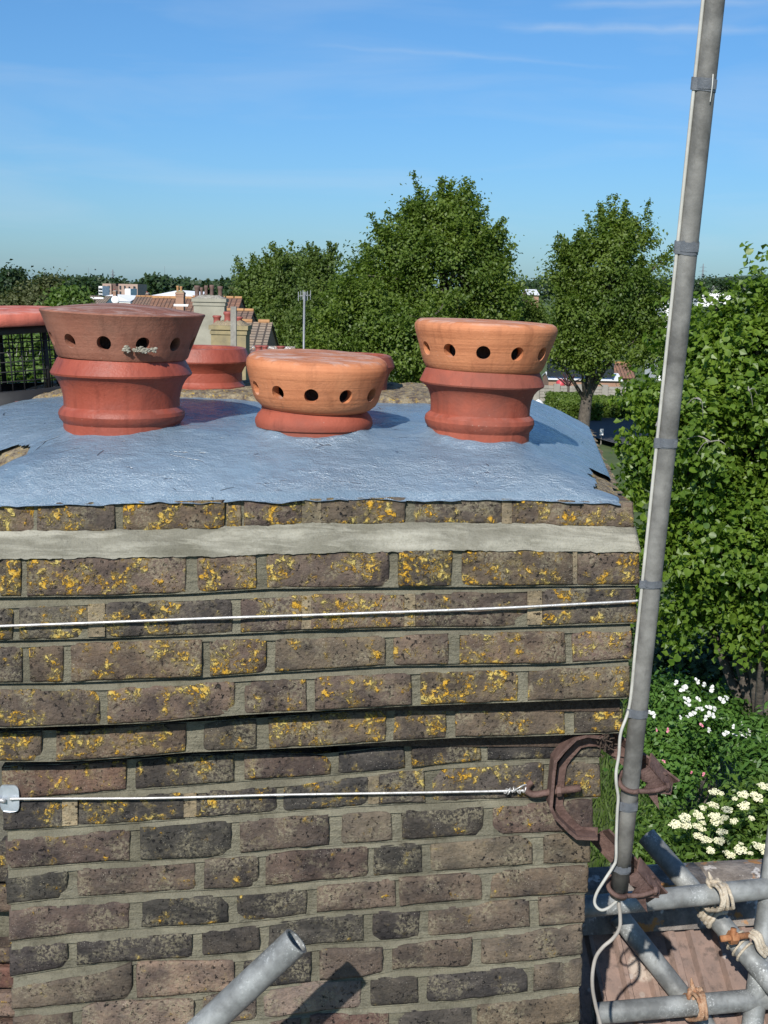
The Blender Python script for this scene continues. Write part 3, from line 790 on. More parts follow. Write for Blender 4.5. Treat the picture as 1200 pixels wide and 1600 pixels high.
# ------------------------------------------------------------------ flaunching (blue painted cement cap)
DP = 2.45                                   # depth of the front row of pots
POTS = {'left': (190.5, 686), 'mid': (491, 690), 'right': (749, 683)}
FRONT_D = WALL - 0.090
PX = {k: P(v[0], 640, DP)[0] for k, v in POTS.items()}
ZTOP = P(600, 783, FRONT_D)[2] + 0.095
ZF = P(500, 783, FRONT_D)[2]
XR = P(968, 784, FRONT_D + 0.02)[0]
XL = P(-80, 788, FRONT_D)[0]


def edge_right(y): return XR + 0.055 * (y - FRONT_D) / 0.5
def edge_left(y): return XL - min(0.28, 1.1 * max(0.0, y - 2.34))


SLABBACK = 2.90


def smin(a, b, k=0.05):
    h = max(0.0, min(1.0, 0.5 + 0.5 * (b - a) / k)); return b * (1 - h) + a * h - k * h * (1 - h)


ZFX = [(P(px, 700, FRONT_D)[0], P(px, interp(ROWS[0][1], px) - 4.5, FRONT_D, YAW)[2]) for px in range(-80, 1000, 20)]


def slab_z(x, y):
    er = edge_right(y) - x; el = x - edge_left(y); ef = y - (FRONT_D + math.tan(YAW) * x); eb = 3.45 - y
    e = max(0.0, smin(smin(er * 0.78, el * 0.85), smin(ef, eb)))
    rise = (ZTOP - ZF)
    t = min(e / 0.27, 1.0)
    z = ZF + rise * (1 - (1 - t) ** 2.1) + (interp(ZFX, x) - ZF) * (1 - t) ** 3
    z += 0.030 * max(0.0, (y - DP)) * (1 if er > 0.2 else er / 0.2)
    z += 0.0045 * nz(x * 6, y * 6, 2) * min(1, e / 0.03) + 0.0024 * nz(x * 19, y * 19, 4) + 0.0012 * nz(x * 55, y * 55, 6)
    return z


def pot_skirt(x, y):
    add = 0.0
    for k, r in (('left', 0.107), ('mid', 0.107), ('right', 0.099)):
        d = math.hypot(x - PX[k], y - DP)
        a = math.atan2(y - DP, x - PX[k])
        hgt = 0.008 + 0.007 * nz(math.cos(a) * 2.2, math.sin(a) * 2.2, len(k) * 3) + (0.001 if k == 'mid' else 0)
        if k == 'left': hgt *= 0.35
        if d > r - 0.02: add += max(0, hgt) * math.exp(-((max(0, d - r)) / 0.016) ** 1.5)
        else: add -= 0.05
    return add


def build_flaunching():
    def grid(x0, x1, y0, y1, nx, ny, zf, keep):
        V = []; Fc = []
        for j in range(ny + 1):
            for i in range(nx + 1):
                x = x0 + (x1 - x0) * i / nx; y = y0 + (y1 - y0) * j / ny
                V.append((x, y, zf(x, y)))
        w = nx + 1
        for j in range(ny):
            for i in range(nx):
                xm = x0 + (x1 - x0) * (i + 0.5) / nx; ym = y0 + (y1 - y0) * (j + 0.5) / ny
                if keep(xm, ym): Fc.append((j * w + i, j * w + i + 1, (j + 1) * w + i + 1, (j + 1) * w + i))
        used = sorted({i for f in Fc for i in f}); mp = {k: n for n, k in enumerate(used)}
        return [V[k] for k in used], [tuple(mp[i] for i in f) for f in Fc]

    def fold(x, y):
        ef = FRONT_D + math.tan(YAW) * x - y; er = x - edge_right(y)
        d = 0.0
        if ef > -0.004: d = max(d, min(1.0, (ef + 0.004) / 0.006) * (0.0085 + 0.0030 * nz(x * 30, 3) + 0.004 * nz(x * 9, 5)))
        if er > -0.003: d = max(d, min(1.0, (er + 0.003) / 0.005) * 0.012)
        return d
    hl = P(14, 722, 2.36); hr = P(945, 752, 2.42)

    def inside(x, y, jit=0.0):
        n = 0.010 * nz(x * 16, y * 16, 7) + 0.006 * nz(x * 50, y * 50, 3)
        if y < FRONT_D + math.tan(YAW) * x - 0.0075 + max(-0.002, n * 0.25): return False
        if x > edge_right(y) + n * 0.6: return False
        if x < edge_left(y): return False
        # bare brick at the right-hand corner and bare mortar at the left-hand corner
        if x > edge_right(y) - 0.045 + n * 1.3 and FRONT_D + 0.05 < y < FRONT_D + 0.27: return False
        dx, dy = (x - hl[0] + 0.01) / 0.050, (y - hl[1]) / 0.060
        if (dx + 0.7 * dy) ** 2 * 0.6 + (dy - 0.3 * dx) ** 2 < 0.6 + n * 22: return False
        return True

    back = lambda x: SLABBACK + 2.4 * max(0, x - 0.12) + 0.012 * nz(x * 9, 3) + 0.006 * nz(x * 40, 6) - 0.12 * max(0, -0.62 - x)
    V, Fc = grid(XL - 0.50, XR + 0.14, FRONT_D - 0.05, 3.40, 380, 240, lambda x, y: slab_z(x, y) + pot_skirt(x, y) - fold(x, y), lambda x, y: inside(x, y) and y < back(x))
    # give the paint and render layer its thickness along the front
    ob('flaunching', V, Fc, 'blue_grey_paint', STACK, True)
    # bare cement below it and behind it
    V, Fc = grid(XL - 0.60, XR + 0.16, FRONT_D - 0.01, 3.46, 150, 120, lambda x, y: slab_z(x, y) - 0.010 + (0.021 * min(1, max(0, (y - back(x) + 0.012) / 0.02)) + 0.004 * nz(x * 70, y * 70, 1) + 0.004 * nz(x * 25, y * 25, 1)),
                 lambda x, y: edge_left(y) < x < edge_right(y) + 0.006 + 0.008 * nz(y * 30, 2) and y > FRONT_D + math.tan(YAW) * x + 0.004)
    o = ob('cement_bed', V, Fc, 'lichen_mortar', STACK, True)
    # bricks of the top course along the right edge
    y = FRONT_D + 0.06
    for k, ln in enumerate((0.10, 0.21, 0.10, 0.21, 0.10, 0.21, 0.10)):
        m = MB().box((0, 0, 0), (0.16, ln, 0.062))
        zc = ZF - 0.036
        o = ob('brick', np.array(m.V) + np.array([edge_right(y + ln / 2) - 0.078, y + ln / 2, zc + 0.004 * nz(k, 3)]), m.F, 'old_brick', STACK)
        c = PALETTE[('tan', 'grey', 'brown', 'tan', 'grey', 'brown', 'tan')[k]]; o.color = (*c, 1.0); o['lichen'] = 0.5
        y += ln + 0.012


build_flaunching()


# ------------------------------------------------------------------ pots and cowls
def px_prof(rows, cx_y, D, pxm):
    """rows: (radius px, silhouette y px) bottom to top -> metres round the axis"""
    return [(r / pxm, P(600, y, D)[2]) for r, y in rows]


PXM = F / (DP * math.cos(PITCH - 0.07) / math.cos(0.07)) * 1.0


def pot(name, cx, D, rows, mat, label, group, tilt=(0, 0), seed=0, n=80):
    depth = D / math.cos(0.09) * math.cos(PITCH - 0.09)
    pxm = F / depth
    x = P(cx, 620, D)[0]
    roll = (cx - 600) * math.tan(ROLL)       # silhouettes were read at the pot, the helper wants them at mid-picture
    prof = [(r / pxm, P(cx, y, D)[2]) for r, y in rows]
    z0 = prof[0][1]
    rim = prof[-1]
    prof2 = [(r, z - z0) for r, z in prof]
    # inner wall
    t = 0.016
    prof2 += [(rim[0] - t * 0.4, rim[1] - z0 + 0.002), (rim[0] - t, rim[1] - z0), (rim[0] - t * 1.2, rim[1] - z0 - 0.05), (rim[0] - t * 1.4, 0.0)]
    th = thing(name, (x, D, z0), label, 'chimney pot', group)
    V, Fc = lathe(prof2, n, 0.007, seed, tilt=tilt, origin=(x, D, z0))
    pb = ob('pot_body', V, Fc, mat, th, True)
    pb.data.set_sharp_from_angle(angle=rad(26))
    return th, x, pxm


def cowl(cx, D, rows, mat, label, tilt, seed, hole_y, hole_r, phase, dome, group, wall=0.020):
    depth = D / math.cos(0.05) * math.cos(PITCH - 0.05); pxm = F / depth
    x = P(cx, 540, D)[0]
    prof = [(r / pxm, P(cx, y, D)[2]) for r, y in rows]
    z0 = prof[0][1]
    outer = [(r, z - z0) for r, z in prof]
    rt, zt = outer[-1]
    top = [(rt * f, zt + dome * (1 - f ** 1.6)) for f in (0.93, 0.8, 0.6, 0.4, 0.2, 0.03)]
    inner = [(max(r - wall, 0.005), min(z, zt - wall)) for r, z in outer]
    prof2 = [(inner[0][0], 0.001)] + outer + top
    inn = list(reversed(inner[:-1])) + [(inner[0][0], 0.001)]
    innertop = [(0.02, zt - wall)] + [(inner[-1][0] * 0.97, zt - wall)]
    full = [(0.03, -0.0)] if False else []
    closed = prof2 + [(0.002, zt + dome)]
    V, Fc = lathe(outer + top + [(0.002, zt + dome)], 96, 0.012, seed)
    n = 96
    # inner shell, joined at the foot, makes a closed hollow body
    Vi, Fi = lathe(list(inner) + [(inner[-1][0] * 0.5, zt - wall), (0.002, zt - wall)], 96, 0.0, seed)
    k = len(V)
    V = V + Vi; Fc = Fc + [tuple(reversed([i + k for i in f])) for f in Fi]
    Fc += [(a, k + a, k + (a + 1) % n, (a + 1) % n) for a in range(n)]
    lastr = (len(outer) + len(top)) * n
    Fc.append(tuple(lastr + a for a in range(n)))
    lasti = k + (len(inner) + 1) * n
    Fc.append(tuple(lasti + a for a in reversed(range(n))))
    me = mesh_of('shell', V, [tuple(reversed(f)) for f in Fc] if False else Fc, mat)
    o = bpy.data.objects.new('shell', me)
    # ring of vent holes cut through the wall
    hz = P(cx, hole_y, D)[2] - z0
    cut = MB()
    for q in range(12):
        a = phase + 2 * PI * q / 12
        d = (math.sin(a), -math.cos(a))
        rr = float(np.interp(hz, [p[1] for p in outer], [p[0] for p in outer]))
        cut.tube([(d[0] * (rr - 0.05), d[1] * (rr - 0.05), hz + 0.003), (d[0] * (rr + 0.05), d[1] * (rr + 0.05), hz)], hole_r, 20)
    cme = mesh_of('cut', cut.V, cut.F, mat)
    co = bpy.data.objects.new('cut', cme)
    COL.objects.link(o); COL.objects.link(co)
    md = o.modifiers.new('b', 'BOOLEAN'); md.object = co; md.operation = 'DIFFERENCE'; md.solver = 'EXACT'
    dg = bpy.context.evaluated_depsgraph_get(); dg.update()
    nm = bpy.data.meshes.new_from_object(o.evaluated_get(dg))
    COL.objects.unlink(o); COL.objects.unlink(co); bpy.data.objects.remove(o); bpy.data.objects.remove(co)
    nm.name = 'shell'
    nm.materials.clear(); nm.materials.append(MATS[mat])
    nm.polygons.foreach_set('use_smooth', np.ones(len(nm.polygons), dtype=bool))
    try: nm.set_sharp_from_angle(angle=rad(42))
    except Exception: pass
    o = bpy.data.objects.new('vented_cowl', nm)
    COL.objects.link(o); o.location = (x, D, z0); o.rotation_euler = (tilt[0], tilt[1], 0)
    tagit(o, label, 'chimney cowl', group)
    V, Fc = lathe([(0.062, 0.0), (0.062, zt - wall - 0.002)], 32)
    sl = bpy.data.objects.new('inner_sleeve', mesh_of('inner_sleeve', V, Fc, 'sooty_clay', True)); COL.objects.link(sl); sl.parent = o  # added dark liner that blocks light and view through the vent holes
    return o, x, z0, pxm


G_POT = 'roll-rim clay pots on the blue cement cap'
G_COW = 'vented clay cowls sitting on the pots'
# left pot
pot('chimney_pot', 190.5, DP, [(90, 705), (90, 659), (92.5, 656), (96, 651.5), (97.5, 645.5), (96, 640), (92.5, 636), (89, 633), (89, 624), (90.5, 613), (94, 601), (98.5, 592.5), (102.5, 587.5), (107.5, 584.5), (108.6, 581.5), (104, 572), (98.5, 561.5), (97, 559)],
    'red_clay_shiny', 'red clay chimney pot under the dark weathered cowl, leftmost on the blue cement', G_POT, seed=3)
pot('chimney_pot', 491, DP, [(86, 712), (86, 676), (86.5, 668), (90, 666), (92, 660), (91.5, 654), (88, 647), (84, 643), (82, 640), (82, 626)],
    'red_clay', 'short red clay pot sunk deep in the blue cement under the lowest orange cowl', G_POT, seed=9)
pot('chimney_pot', 749, DP, [(79, 705), (79, 671), (81, 668), (84, 664), (85.8, 657), (84.5, 651), (81, 647.5), (77.5, 645), (77.5, 634), (79, 622), (82.5, 612), (87, 606), (91, 603), (95.6, 600.5), (97, 598), (93, 588.5), (89.5, 580), (88, 577)],
    'red_clay', 'red clay roll-rim pot under the tall orange cowl, nearest the aerial mast', G_POT, seed=14, tilt=(0, rad(1.6)))
c1 = cowl(191.5, DP, [(95, 558), (99, 557.6), (101, 555), (104, 546), (109, 533), (114, 519), (119, 505), (124, 493), (126.5, 488.5), (126, 486.5)], 'weathered_clay',
          'dark weathered brown cowl with a cone top and white crust below its holes', (rad(0.5), rad(1.4)), 2, 532, 0.0132, rad(-3), 0.0155, G_COW)
c2 = cowl(494, DP, [(72, 639), (80, 637.5), (87, 634), (94, 628), (98.5, 620), (102, 608), (106, 594), (110, 580), (111.3, 572), (110.5, 565), (107, 559.5), (101, 556)], 'orange_clay',
          'orange bowl-shaped cowl with a chalky flat top, low between the other two cowls', (rad(3.0), rad(2.2)), 5, 606, 0.0132, rad(-1), 0.003, G_COW)
c3 = cowl(756, DP, [(80, 579), (87, 578), (92, 573.5), (95.5, 566), (99, 555), (103, 541), (107.5, 527), (110.8, 515), (110.8, 509.5), (108, 505), (103, 502)], 'orange_clay',
          'orange cowl with a clean rounded top edge, highest and farthest right of the three', (rad(0.6), rad(1.5)), 8, 547, 0.0130, rad(-5), 0.003, G_COW)
# crust at the foot of the dark cowl
for (px, py, w, h) in ((130, 548, 15, 6), (197, 547, 9, 8), (222, 547, 26, 7), (240, 546, 8, 6)):
    m = MB(); rr = random.Random(px)
    for q in range(int(w * 1.6)):
        qx = px + rr.uniform(-0.5, 0.5) * w; qy = py + rr.gauss(0, 0.36) * h * (1 - 0.7 * abs(qx - px) / w)
        a = math.asin(max(-1, min(1, (qx - 191.5) / 106)))
        p = P(qx, qy, DP - 0.1325 * math.cos(a) + 0.001)
        V, Fc = lathe([(0.0005, -1), (0.8, -0.5), (1.0, 0.1), (0.6, 0.8), (0.0005, 1)], 6, 0.5, q + px)
        m.add(np.array(V) * np.array([rr.uniform(0.0016, 0.0052), 0.0035, rr.uniform(0.0014, 0.0036)]) + p, Fc)
    o = m.build('crust_patch', 'crust_white', None, False)
    o.parent = c1[0]; bpy.context.view_layer.update()
    o.matrix_parent_inverse = c1[0].matrix_world.inverted(); o['kind'] = 'stuff'

# back row
DB = 3.08
pot('chimney_pot', 314, DB, [(66, 614), (67, 608), (69, 605), (69, 601), (66, 598), (64, 594), (64, 580), (68, 572), (74, 567), (77, 564), (77.5, 562), (75, 555), (71, 546), (69.5, 543)],
    'red_clay_shiny', 'open red clay pot standing behind and between the dark cowl and the low orange cowl', G_POT, seed=21)
pot('chimney_pot', 538, DB, [(66, 622), (66, 600), (67, 590), (71, 580), (76.5, 574), (77.5, 571), (75.5, 563), (72, 556), (70, 554.5)],
    'red_clay', 'open red clay pot almost hidden behind the low orange cowl', G_POT, seed=25)


# ------------------------------------------------------------------ bird-guard cowl at the left edge
def mesh_cowl():
    D = 3.0
    pxm = F / (D * 0.99)
    cx = -4
    x = P(cx, 560, D)[0]
    zb = P(cx, 640, D)[2]
    th = thing('bird_guard_cowl', (x, D, zb), 'wire mesh bird guard with a red lid, at the left edge behind the dark cowl', 'chimney cowl')
    rot = Matrix.Rotation(rad(-3.6), 3, 'Y')

    def add(name, V, Fc, mat, sm=True, par=th):
        V = [tuple(rot @ Vector(v) + Vector((x, D, zb))) for v in V]; return ob(name, V, Fc, mat, par, sm)
    zz = lambda y: P(cx, y, D)[2] - zb
    R = 104 / pxm
    V, Fc = lathe([(R * 1.12, zz(633)), (R * 1.12, zz(607)), (R * 1.06, zz(606)), (R * 0.98, zz(606))], 64); add('base_band', V, Fc, 'black_metal')
    V, Fc = lathe([(R * 1.02, zz(522)), (R * 1.05, zz(520)), (R * 1.05, zz(509)), (R * 0.9, zz(508))], 64); add('recess_shade', V, Fc, 'black_metal')  # black ring stands in for the shadowed recess under the lid
    RL = 150 / pxm
    V, Fc = lathe([(RL * 0.6, zz(511)), (RL * 0.97, zz(510)), (RL, zz(508)), (RL * 1.0, zz(493)), (RL * 0.985, zz(491.0)), (RL * 0.93, zz(489)), (RL * 0.75, zz(485)), (RL * 0.5, zz(481)), (RL * 0.25, zz(479)), (0.002, zz(478))], 72, 0.006, 4); add('lid', V, Fc, 'lid_red')
    m = MB()
    nw = 36
    for k in range(nw):
        a = 2 * PI * k / nw
        m.tube([(R * math.cos(a), R * math.sin(a), zz(607)), (R * math.cos(a), R * math.sin(a), zz(520))], 0.0016, 6)
    for k in range(5):
        z = zz(592 - 14.5 * k)
        pts = [(R * math.cos(2 * PI * q / 48), R * math.sin(2 * PI * q / 48), z) for q in range(48)]
        V, Fc = tube_geo(pts, 0.0016, 6, False, True); m.add(V, Fc)
    V, Fc = m.V, m.F
    o = add('wire_mesh', V, Fc, 'black_metal'); o['kind'] = 'stuff'
    for a in (-24, -87, -155, 100, 170, 35):
        m = MB(); a = rad(a)
        V, Fc = tube_geo([(R * 0.98 * math.cos(a), R * 0.98 * math.sin(a), zz(608)), (R * 0.98 * math.cos(a), R * 0.98 * math.sin(a), zz(515))], 0.006, 6); add('upright', V, Fc, 'black_metal')
    # fixing strap and broken flashing at its foot
    pts = [P(36, 628, 2.86), P(28, 640, 2.82), P(14, 655, 2.80), P(-6, 668, 2.78)]
    m = MB()
    Vs = []
    for p in pts: Vs += [p + np.array([-0.014, 0, 0.006]), p + np.array([0.014, 0, 0.0]), p + np.array([0.014, 0.004, -0.006]), p + np.array([-0.014, 0.004, 0])]
    Fs = []
    for i in range(len(pts) - 1):
        for q in range(4): Fs.append((i * 4 + q, i * 4 + (q + 1) % 4, (i + 1) * 4 + (q + 1) % 4, (i + 1) * 4 + q))
    Fs += [(0, 1, 2, 3), tuple(reversed([len(Vs) - 4, len(Vs) - 3, len(Vs) - 2, len(Vs) - 1]))]
    ob('fixing_strap', Vs, Fs, 'debris_red', th)
    # neck of the pot it stands on
    V, Fc = lathe([(R * 1.0, zz(668)), (R * 1.0, zz(632)), (R * 0.86, zz(631))], 48); add('collar', V, Fc, 'sooty_clay')
    # loose pieces
    for (px, py, s, mt, lab) in ((8, 645, 0.030, 'debris', 'dark broken slate lying under the bird guard base'), (14, 655, 0.022, 'debris_red', 'pinkish broken clay piece lying at the left edge of the blue cement')):
        p = P(px, py, 2.80); rr = random.Random(px)
        V = [(p[0] + sx * s * rr.uniform(0.9, 1.6), p[1] + sy * s * 0.8, p[2] + sz * s * 0.45 * rr.uniform(0.7, 1.2)) for sx in (-1, 1) for sy in (-1, 1) for sz in (-1, 1)]
        tagit(ob('rubble_piece', V, [(0, 1, 3, 2), (4, 6, 7, 5), (0, 4, 5, 1), (2, 3, 7, 6), (0, 2, 6, 4), (1, 5, 7, 3)], mt), lab, 'rubble')


mesh_cowl()
# tuft of dry moss on the top course
m = MB(); rr = random.Random(5)
for k in range(90):
    p = P(25 + rr.gauss(0, 7), 808 + rr.gauss(0, 6), WALL - 0.094 - 0.004)
    q = p + np.array([rr.gauss(0, 0.006), -rr.uniform(0.002, 0.010), rr.gauss(0, 0.006)])
    m.tube([p, q], [0.0015, 0.0004], 4)
o = m.build('moss_tuft', 'moss'); tagit(o, 'small dry brown moss tuft on the top course of bricks, far left', 'moss', kind='stuff')


# ------------------------------------------------------------------ lashing wires, corner plate, bracket
def wire(name, pix, off, r, mat, label, cat, sub=8):
    pts = spline([P(px, py, WALL + off, YAW) for px, py in pix], sub)
    V, Fc = tube_geo(pts, r, 10)
    o = ob(name, V, Fc, mat, None, True); return tagit(o, label, cat)


wire('lashing_wire', [(-90, 982), (-20, 979), (120, 974), (330, 966), (540, 959), (760, 951), (900, 944), (985, 939.5), (996, 938)], -0.126, 0.0024, 'wire_steel', 'upper steel lashing wire stretched round the stack just below the mortar fillet', 'wire')
wire('lashing_wire', [(16, 1249), (40, 1248), (240, 1247), (430, 1242), (620, 1239), (760, 1236.5), (822, 1235)], -0.012, 0.0024, 'wire_steel', 'lower steel lashing wire from the silver corner plate to the rusty hook bolt', 'wire')


def wire_fittings():
    # corner plate
    c = P(15, 1247, WALL - 0.004, YAW)
    m = MB()
    V = []; n = 24
    prof = []
    for k in range(n):
        a = 2 * PI * k / n
        sx = math.copysign(abs(math.cos(a)) ** 0.5, math.cos(a)); sz = math.copysign(abs(math.sin(a)) ** 0.45, math.sin(a))
        prof.append((sx * 0.0185, sz * 0.0265))
    for lay, d in ((0, 0.0), (1, -0.003)):
        for (a, b) in prof:
            x = a; bend = 0.0
            if x < -0.006: bend = (-0.006 - x) * 0.3
            V.append((c[0] + x, c[1] + d + bend, c[2] + b))
    Fc = [(k, (k + 1) % n, n + (k + 1) % n, n + k) for k in range(n)] + [tuple(range(n)), tuple(n + k for k in reversed(range(n)))]
    th = thing('corner_plate', c, 'silver rounded corner plate holding the lower wire at the left corner of the stack', 'plate')
    ob('plate', V, Fc, 'plate_steel', th)
    V, Fc = tube_geo([c + np.array([-0.022, -0.004, -0.002]), c + np.array([-0.006, -0.009, -0.002])], 0.004, 10); ob('wire_end', V, Fc, 'wire_steel', th, True)
    # wire wrapped back on itself at the hook
    m = MB()
    for k in range(9):
        px = 790 + k * 4.4 + 2 * math.sin(k * 2.3); r = 0.0045 + 0.0015 * (k > 5) + 0.0012 * math.sin(k * 3.1)
        c = P(px, 1236 - 0.3 * k + 1.5 * math.sin(k * 1.7), WALL - 0.013, YAW)
        pts = [c + np.array([0.003 * math.sin(q * 0.5 + k), r * math.cos(2 * PI * q / 10), r * math.sin(2 * PI * q / 10)]) for q in range(10)]
        V, Fc = tube_geo(pts, 0.0014, 6, False, True); m.add(V, Fc)
    pts = spline([P(800, 1238, WALL - 0.016, YAW), P(812, 1230, WALL - 0.02, YAW), P(822, 1226, WALL - 0.014, YAW), P(827, 1234, WALL - 0.012, YAW), P(820, 1240, WALL - 0.012, YAW)], 6)
    V, Fc = tube_geo(pts, 0.0016, 6); m.add(V, Fc)
    o = m.build('wire_knot', 'wire_steel', None, True); tagit(o, 'twisted silver wire end wound round the rusty hook bolt', 'wire', kind='stuff')
    # hook bolt
    th = thing('hook_bolt', P(860, 1236, WALL - 0.02, YAW), 'rusty threaded hook bolt between the lower wire and the bracket frame', 'bolt')
    pts = spline([P(831, 1222, WALL - 0.010, YAW), P(826, 1227, WALL - 0.012, YAW), P(823, 1234, WALL - 0.014, YAW), P(829, 1240, WALL - 0.018, YAW), P(840, 1241, WALL - 0.020, YAW), P(862, 1237, WALL - 0.022, YAW), P(907, 1231, WALL - 0.024, YAW)], 8)
    V, Fc = tube_geo(pts, 0.0062, 12); ob('rod', V, Fc, 'rusty_paint', th, True)
    m = MB()
    for k in range(16):
        c = P(874 + 2.1 * k, 1235.5 - 0.28 * k, WALL - 0.0232, YAW)
        pts = [c + 0.0064 * np.array([0.12 * math.sin(q), math.cos(2 * PI * q / 12), math.sin(2 * PI * q / 12)]) for q in range(12)]
        V, Fc = tube_geo(pts, 0.0009, 5, False, True); m.add(V, Fc)
    o = m.build('thread', 'rusty_paint', th, True); o['kind'] = 'stuff'
    V, Fc = tube_geo([P(869, 1236, WALL - 0.0228, YAW), P(876, 1235, WALL - 0.023, YAW)], 0.011, 6); ob('nut', V, Fc, 'rusty_paint', th)


wire_fittings()


def ribbon(pts, w_in, w_dep, din):
    """flat bar swept along pts: w_in in the plane across the path, w_dep along vector din"""
    pts = [np.asarray(p, float) for p in pts]; V = []; Fc = []
    din = np.asarray(din, float) / np.linalg.norm(din)
    m = len(pts)
    for i, p in enumerate(pts):
        a = pts[i] - pts[i - 1] if i else pts[1] - pts[0]; b = pts[i + 1] - pts[i] if i < m - 1 else pts[i] - pts[i - 1]
        a = a / np.linalg.norm(a); b = b / np.linalg.norm(b); t = a + b; t /= np.linalg.norm(t)
        s = np.cross(t, din); s /= np.linalg.norm(s); k = w_in / 2 / max(0.5, float(np.dot(t, a)))
        V += [p - s * k, p + s * k, p + s * k + din * w_dep, p - s * k + din * w_dep]
    for i in range(m - 1):
        for q in range(4): Fc.append((i * 4 + q, i * 4 + (q + 1) % 4, (i + 1) * 4 + (q + 1) % 4, (i + 1) * 4 + q))
    Fc += [(3, 2, 1, 0), (4 * m - 4, 4 * m - 3, 4 * m - 2, 4 * m - 1)]
    return V, Fc


MAST_B = P(966.5, 1400, 2.26); MAST_T = P(1118, -20, 2.04)
MAST_DIR = (MAST_T - MAST_B) / np.linalg.norm(MAST_T - MAST_B)
MAST_R = 0.0163


def mast_at(py):
    """point of the mast axis seen at photo row py"""
    lo, hi = -0.3, 3.0
    for _ in range(40):
        mid = (lo + hi) / 2; p = MAST_B + MAST_DIR * mid - np.array([0, 0, EYE])
        y = 800 - F * float(np.dot(p, _U)) / float(np.dot(p, _F))
        if y > py: lo = mid
        else: hi = mid
    return MAST_B + MAST_DIR * lo


def bracket():
    base = P(900, 1240, WALL, YAW)
    th = thing('mast_bracket', base, 'rusty angle-iron corner bracket clamping the aerial mast to the stack', 'bracket')
    into = np.array([-math.sin(YAW), math.cos(YAW), 0])
    fr = [(943, 1153), (918, 1150), (900, 1155), (880, 1175), (868, 1190), (865, 1215), (861, 1262), (868, 1278), (890, 1300), (902, 1310), (934, 1311)]
    # angle iron: one leg against the wall, one standing out
    pts = [P(x, y, WALL - 0.040, YAW) for x, y in fr]
    V, Fc = ribbon(pts, 0.0060, 0.036, into); ob('frame', V, Fc, 'rusty_paint', th)
    fi = [(948, 1160), (918, 1160), (905, 1163), (888, 1182), (879, 1196), (876, 1215), (873, 1260), (880, 1272), (898, 1292), (908, 1299), (934, 1300)]
    pts = [P(x, y, WALL - 0.0085, YAW) for x, y in fi]
    V, Fc = ribbon(pts, 0.016, 0.004, into); ob('frame_flange', V, Fc, 'rusty_paint', th)
    # arms that run out past the corner and behind the mast, each with a notched cradle and a U-bolt
    for (a, ymast, tipx, tipy) in (((940, 1155), 1222, 1040, 1232), ((932, 1306), 1385, 1022, 1404)):
        mp = mast_at(ymast)
        p0 = P(a[0], a[1], 2.34)
        tip = P(tipx, tipy, mp[1] + 0.060)
        d = tip - p0
        pts = [p0, p0 + d * 0.5, tip]
        V, Fc = ribbon(pts, 0.036, 0.004, np.array([0.15, 0.9, 0.3])); ob('arm', V, Fc, 'rusty_paint', th)
        V, Fc = ribbon([p + np.array([0.010, -0.012, 0.016]) for p in pts], 0.004, 0.026, np.array([0.2, -0.6, 0.35])); ob('arm_rib', V, Fc, 'rusty_paint', th)
        # notched cradle plate on the right of the mast
        c = mp + np.array([MAST_R + 0.012, 0.004, -0.006])
        cr = [(-0.012, 0.030), (0.004, 0.036), (0.050, -0.020), (0.022, -0.016), (0.028, -0.048), (-0.004, -0.006), (0.004, 0.006), (-0.010, 0.012)]
        n = len(cr); V = []
        for k, dy in ((0, -0.008), (1, -0.002)):
            for (u, v) in cr: V.append((c[0] + u, c[1] + dy + 0.25 * u, c[2] + v))
        Fc = [(k, (k + 1) % n, n + (k + 1) % n, n + k) for k in range(n)] + [tuple(range(n)), tuple(n + k for k in reversed(range(n)))]
        ob('cradle', V, Fc, 'rusty_paint', th)
        # fold of the cradle
        V2, F2 = ribbon([c + np.array([0.004, 0.0, 0.036]), c + np.array([0.050, 0.012, -0.020])], 0.004, 0.030, np.array([0.25, 0.75, 0.5])); ob('cradle_fold', V2, F2, 'rusty_paint', th)
        ub = []
        R = MAST_R + 0.0055
        ex = np.array([1.0, 0.1, 0]); ey = np.array([0, 1.0, 0.32])
        ub.append(mp + ex * (R + 0.05) - ey * R * 0.2 + np.array([0, 0, -0.006]))
        ub.append(mp + ex * (R + 0.02) - ey * R * 0.65 + np.array([0, 0, -0.007]))
        for q in range(13):
            t = -0.3 * PI + (-1.05 * PI) * q / 12
            ub.append(mp + ex * R * math.cos(t) + ey * R * math.sin(t) + np.array([0, 0, 0.010 * (q / 12 - 0.5)]))
        ub.append(mp + ex * (R + 0.02) + ey * R * 1.0); ub.append(mp + ex * (R + 0.05) + ey * R * 1.0)
        V, Fc = tube_geo(spline(ub, 3), 0.0046, 10); ob('u_bolt', V, Fc, 'rusty_paint', th, True)
        V, Fc = tube_geo([ub[0] + ex * 0.004 - ex * 0.012, ub[0] - ex * 0.002], 0.0095, 6); ob('nut', V, Fc, 'rusty_paint', th)
    # fallen debris caught on the top of the frame
    m = MB(); rr = random.Random(8)
    for k in range(40):
        p = P(942 + rr.gauss(0, 5), 1160 + rr.gauss(0, 8), WALL - 0.045 + rr.uniform(-0.01, 0.02), YAW)
        q = p + np.array([rr.gauss(0, 0.008), rr.gauss(0, 0.008), rr.gauss(0, 0.008)]); m.tube([p, q], 0.0013, 4)
    o = m.build('debris_tuft', 'moss', th); o['kind'] = 'stuff'


bracket()


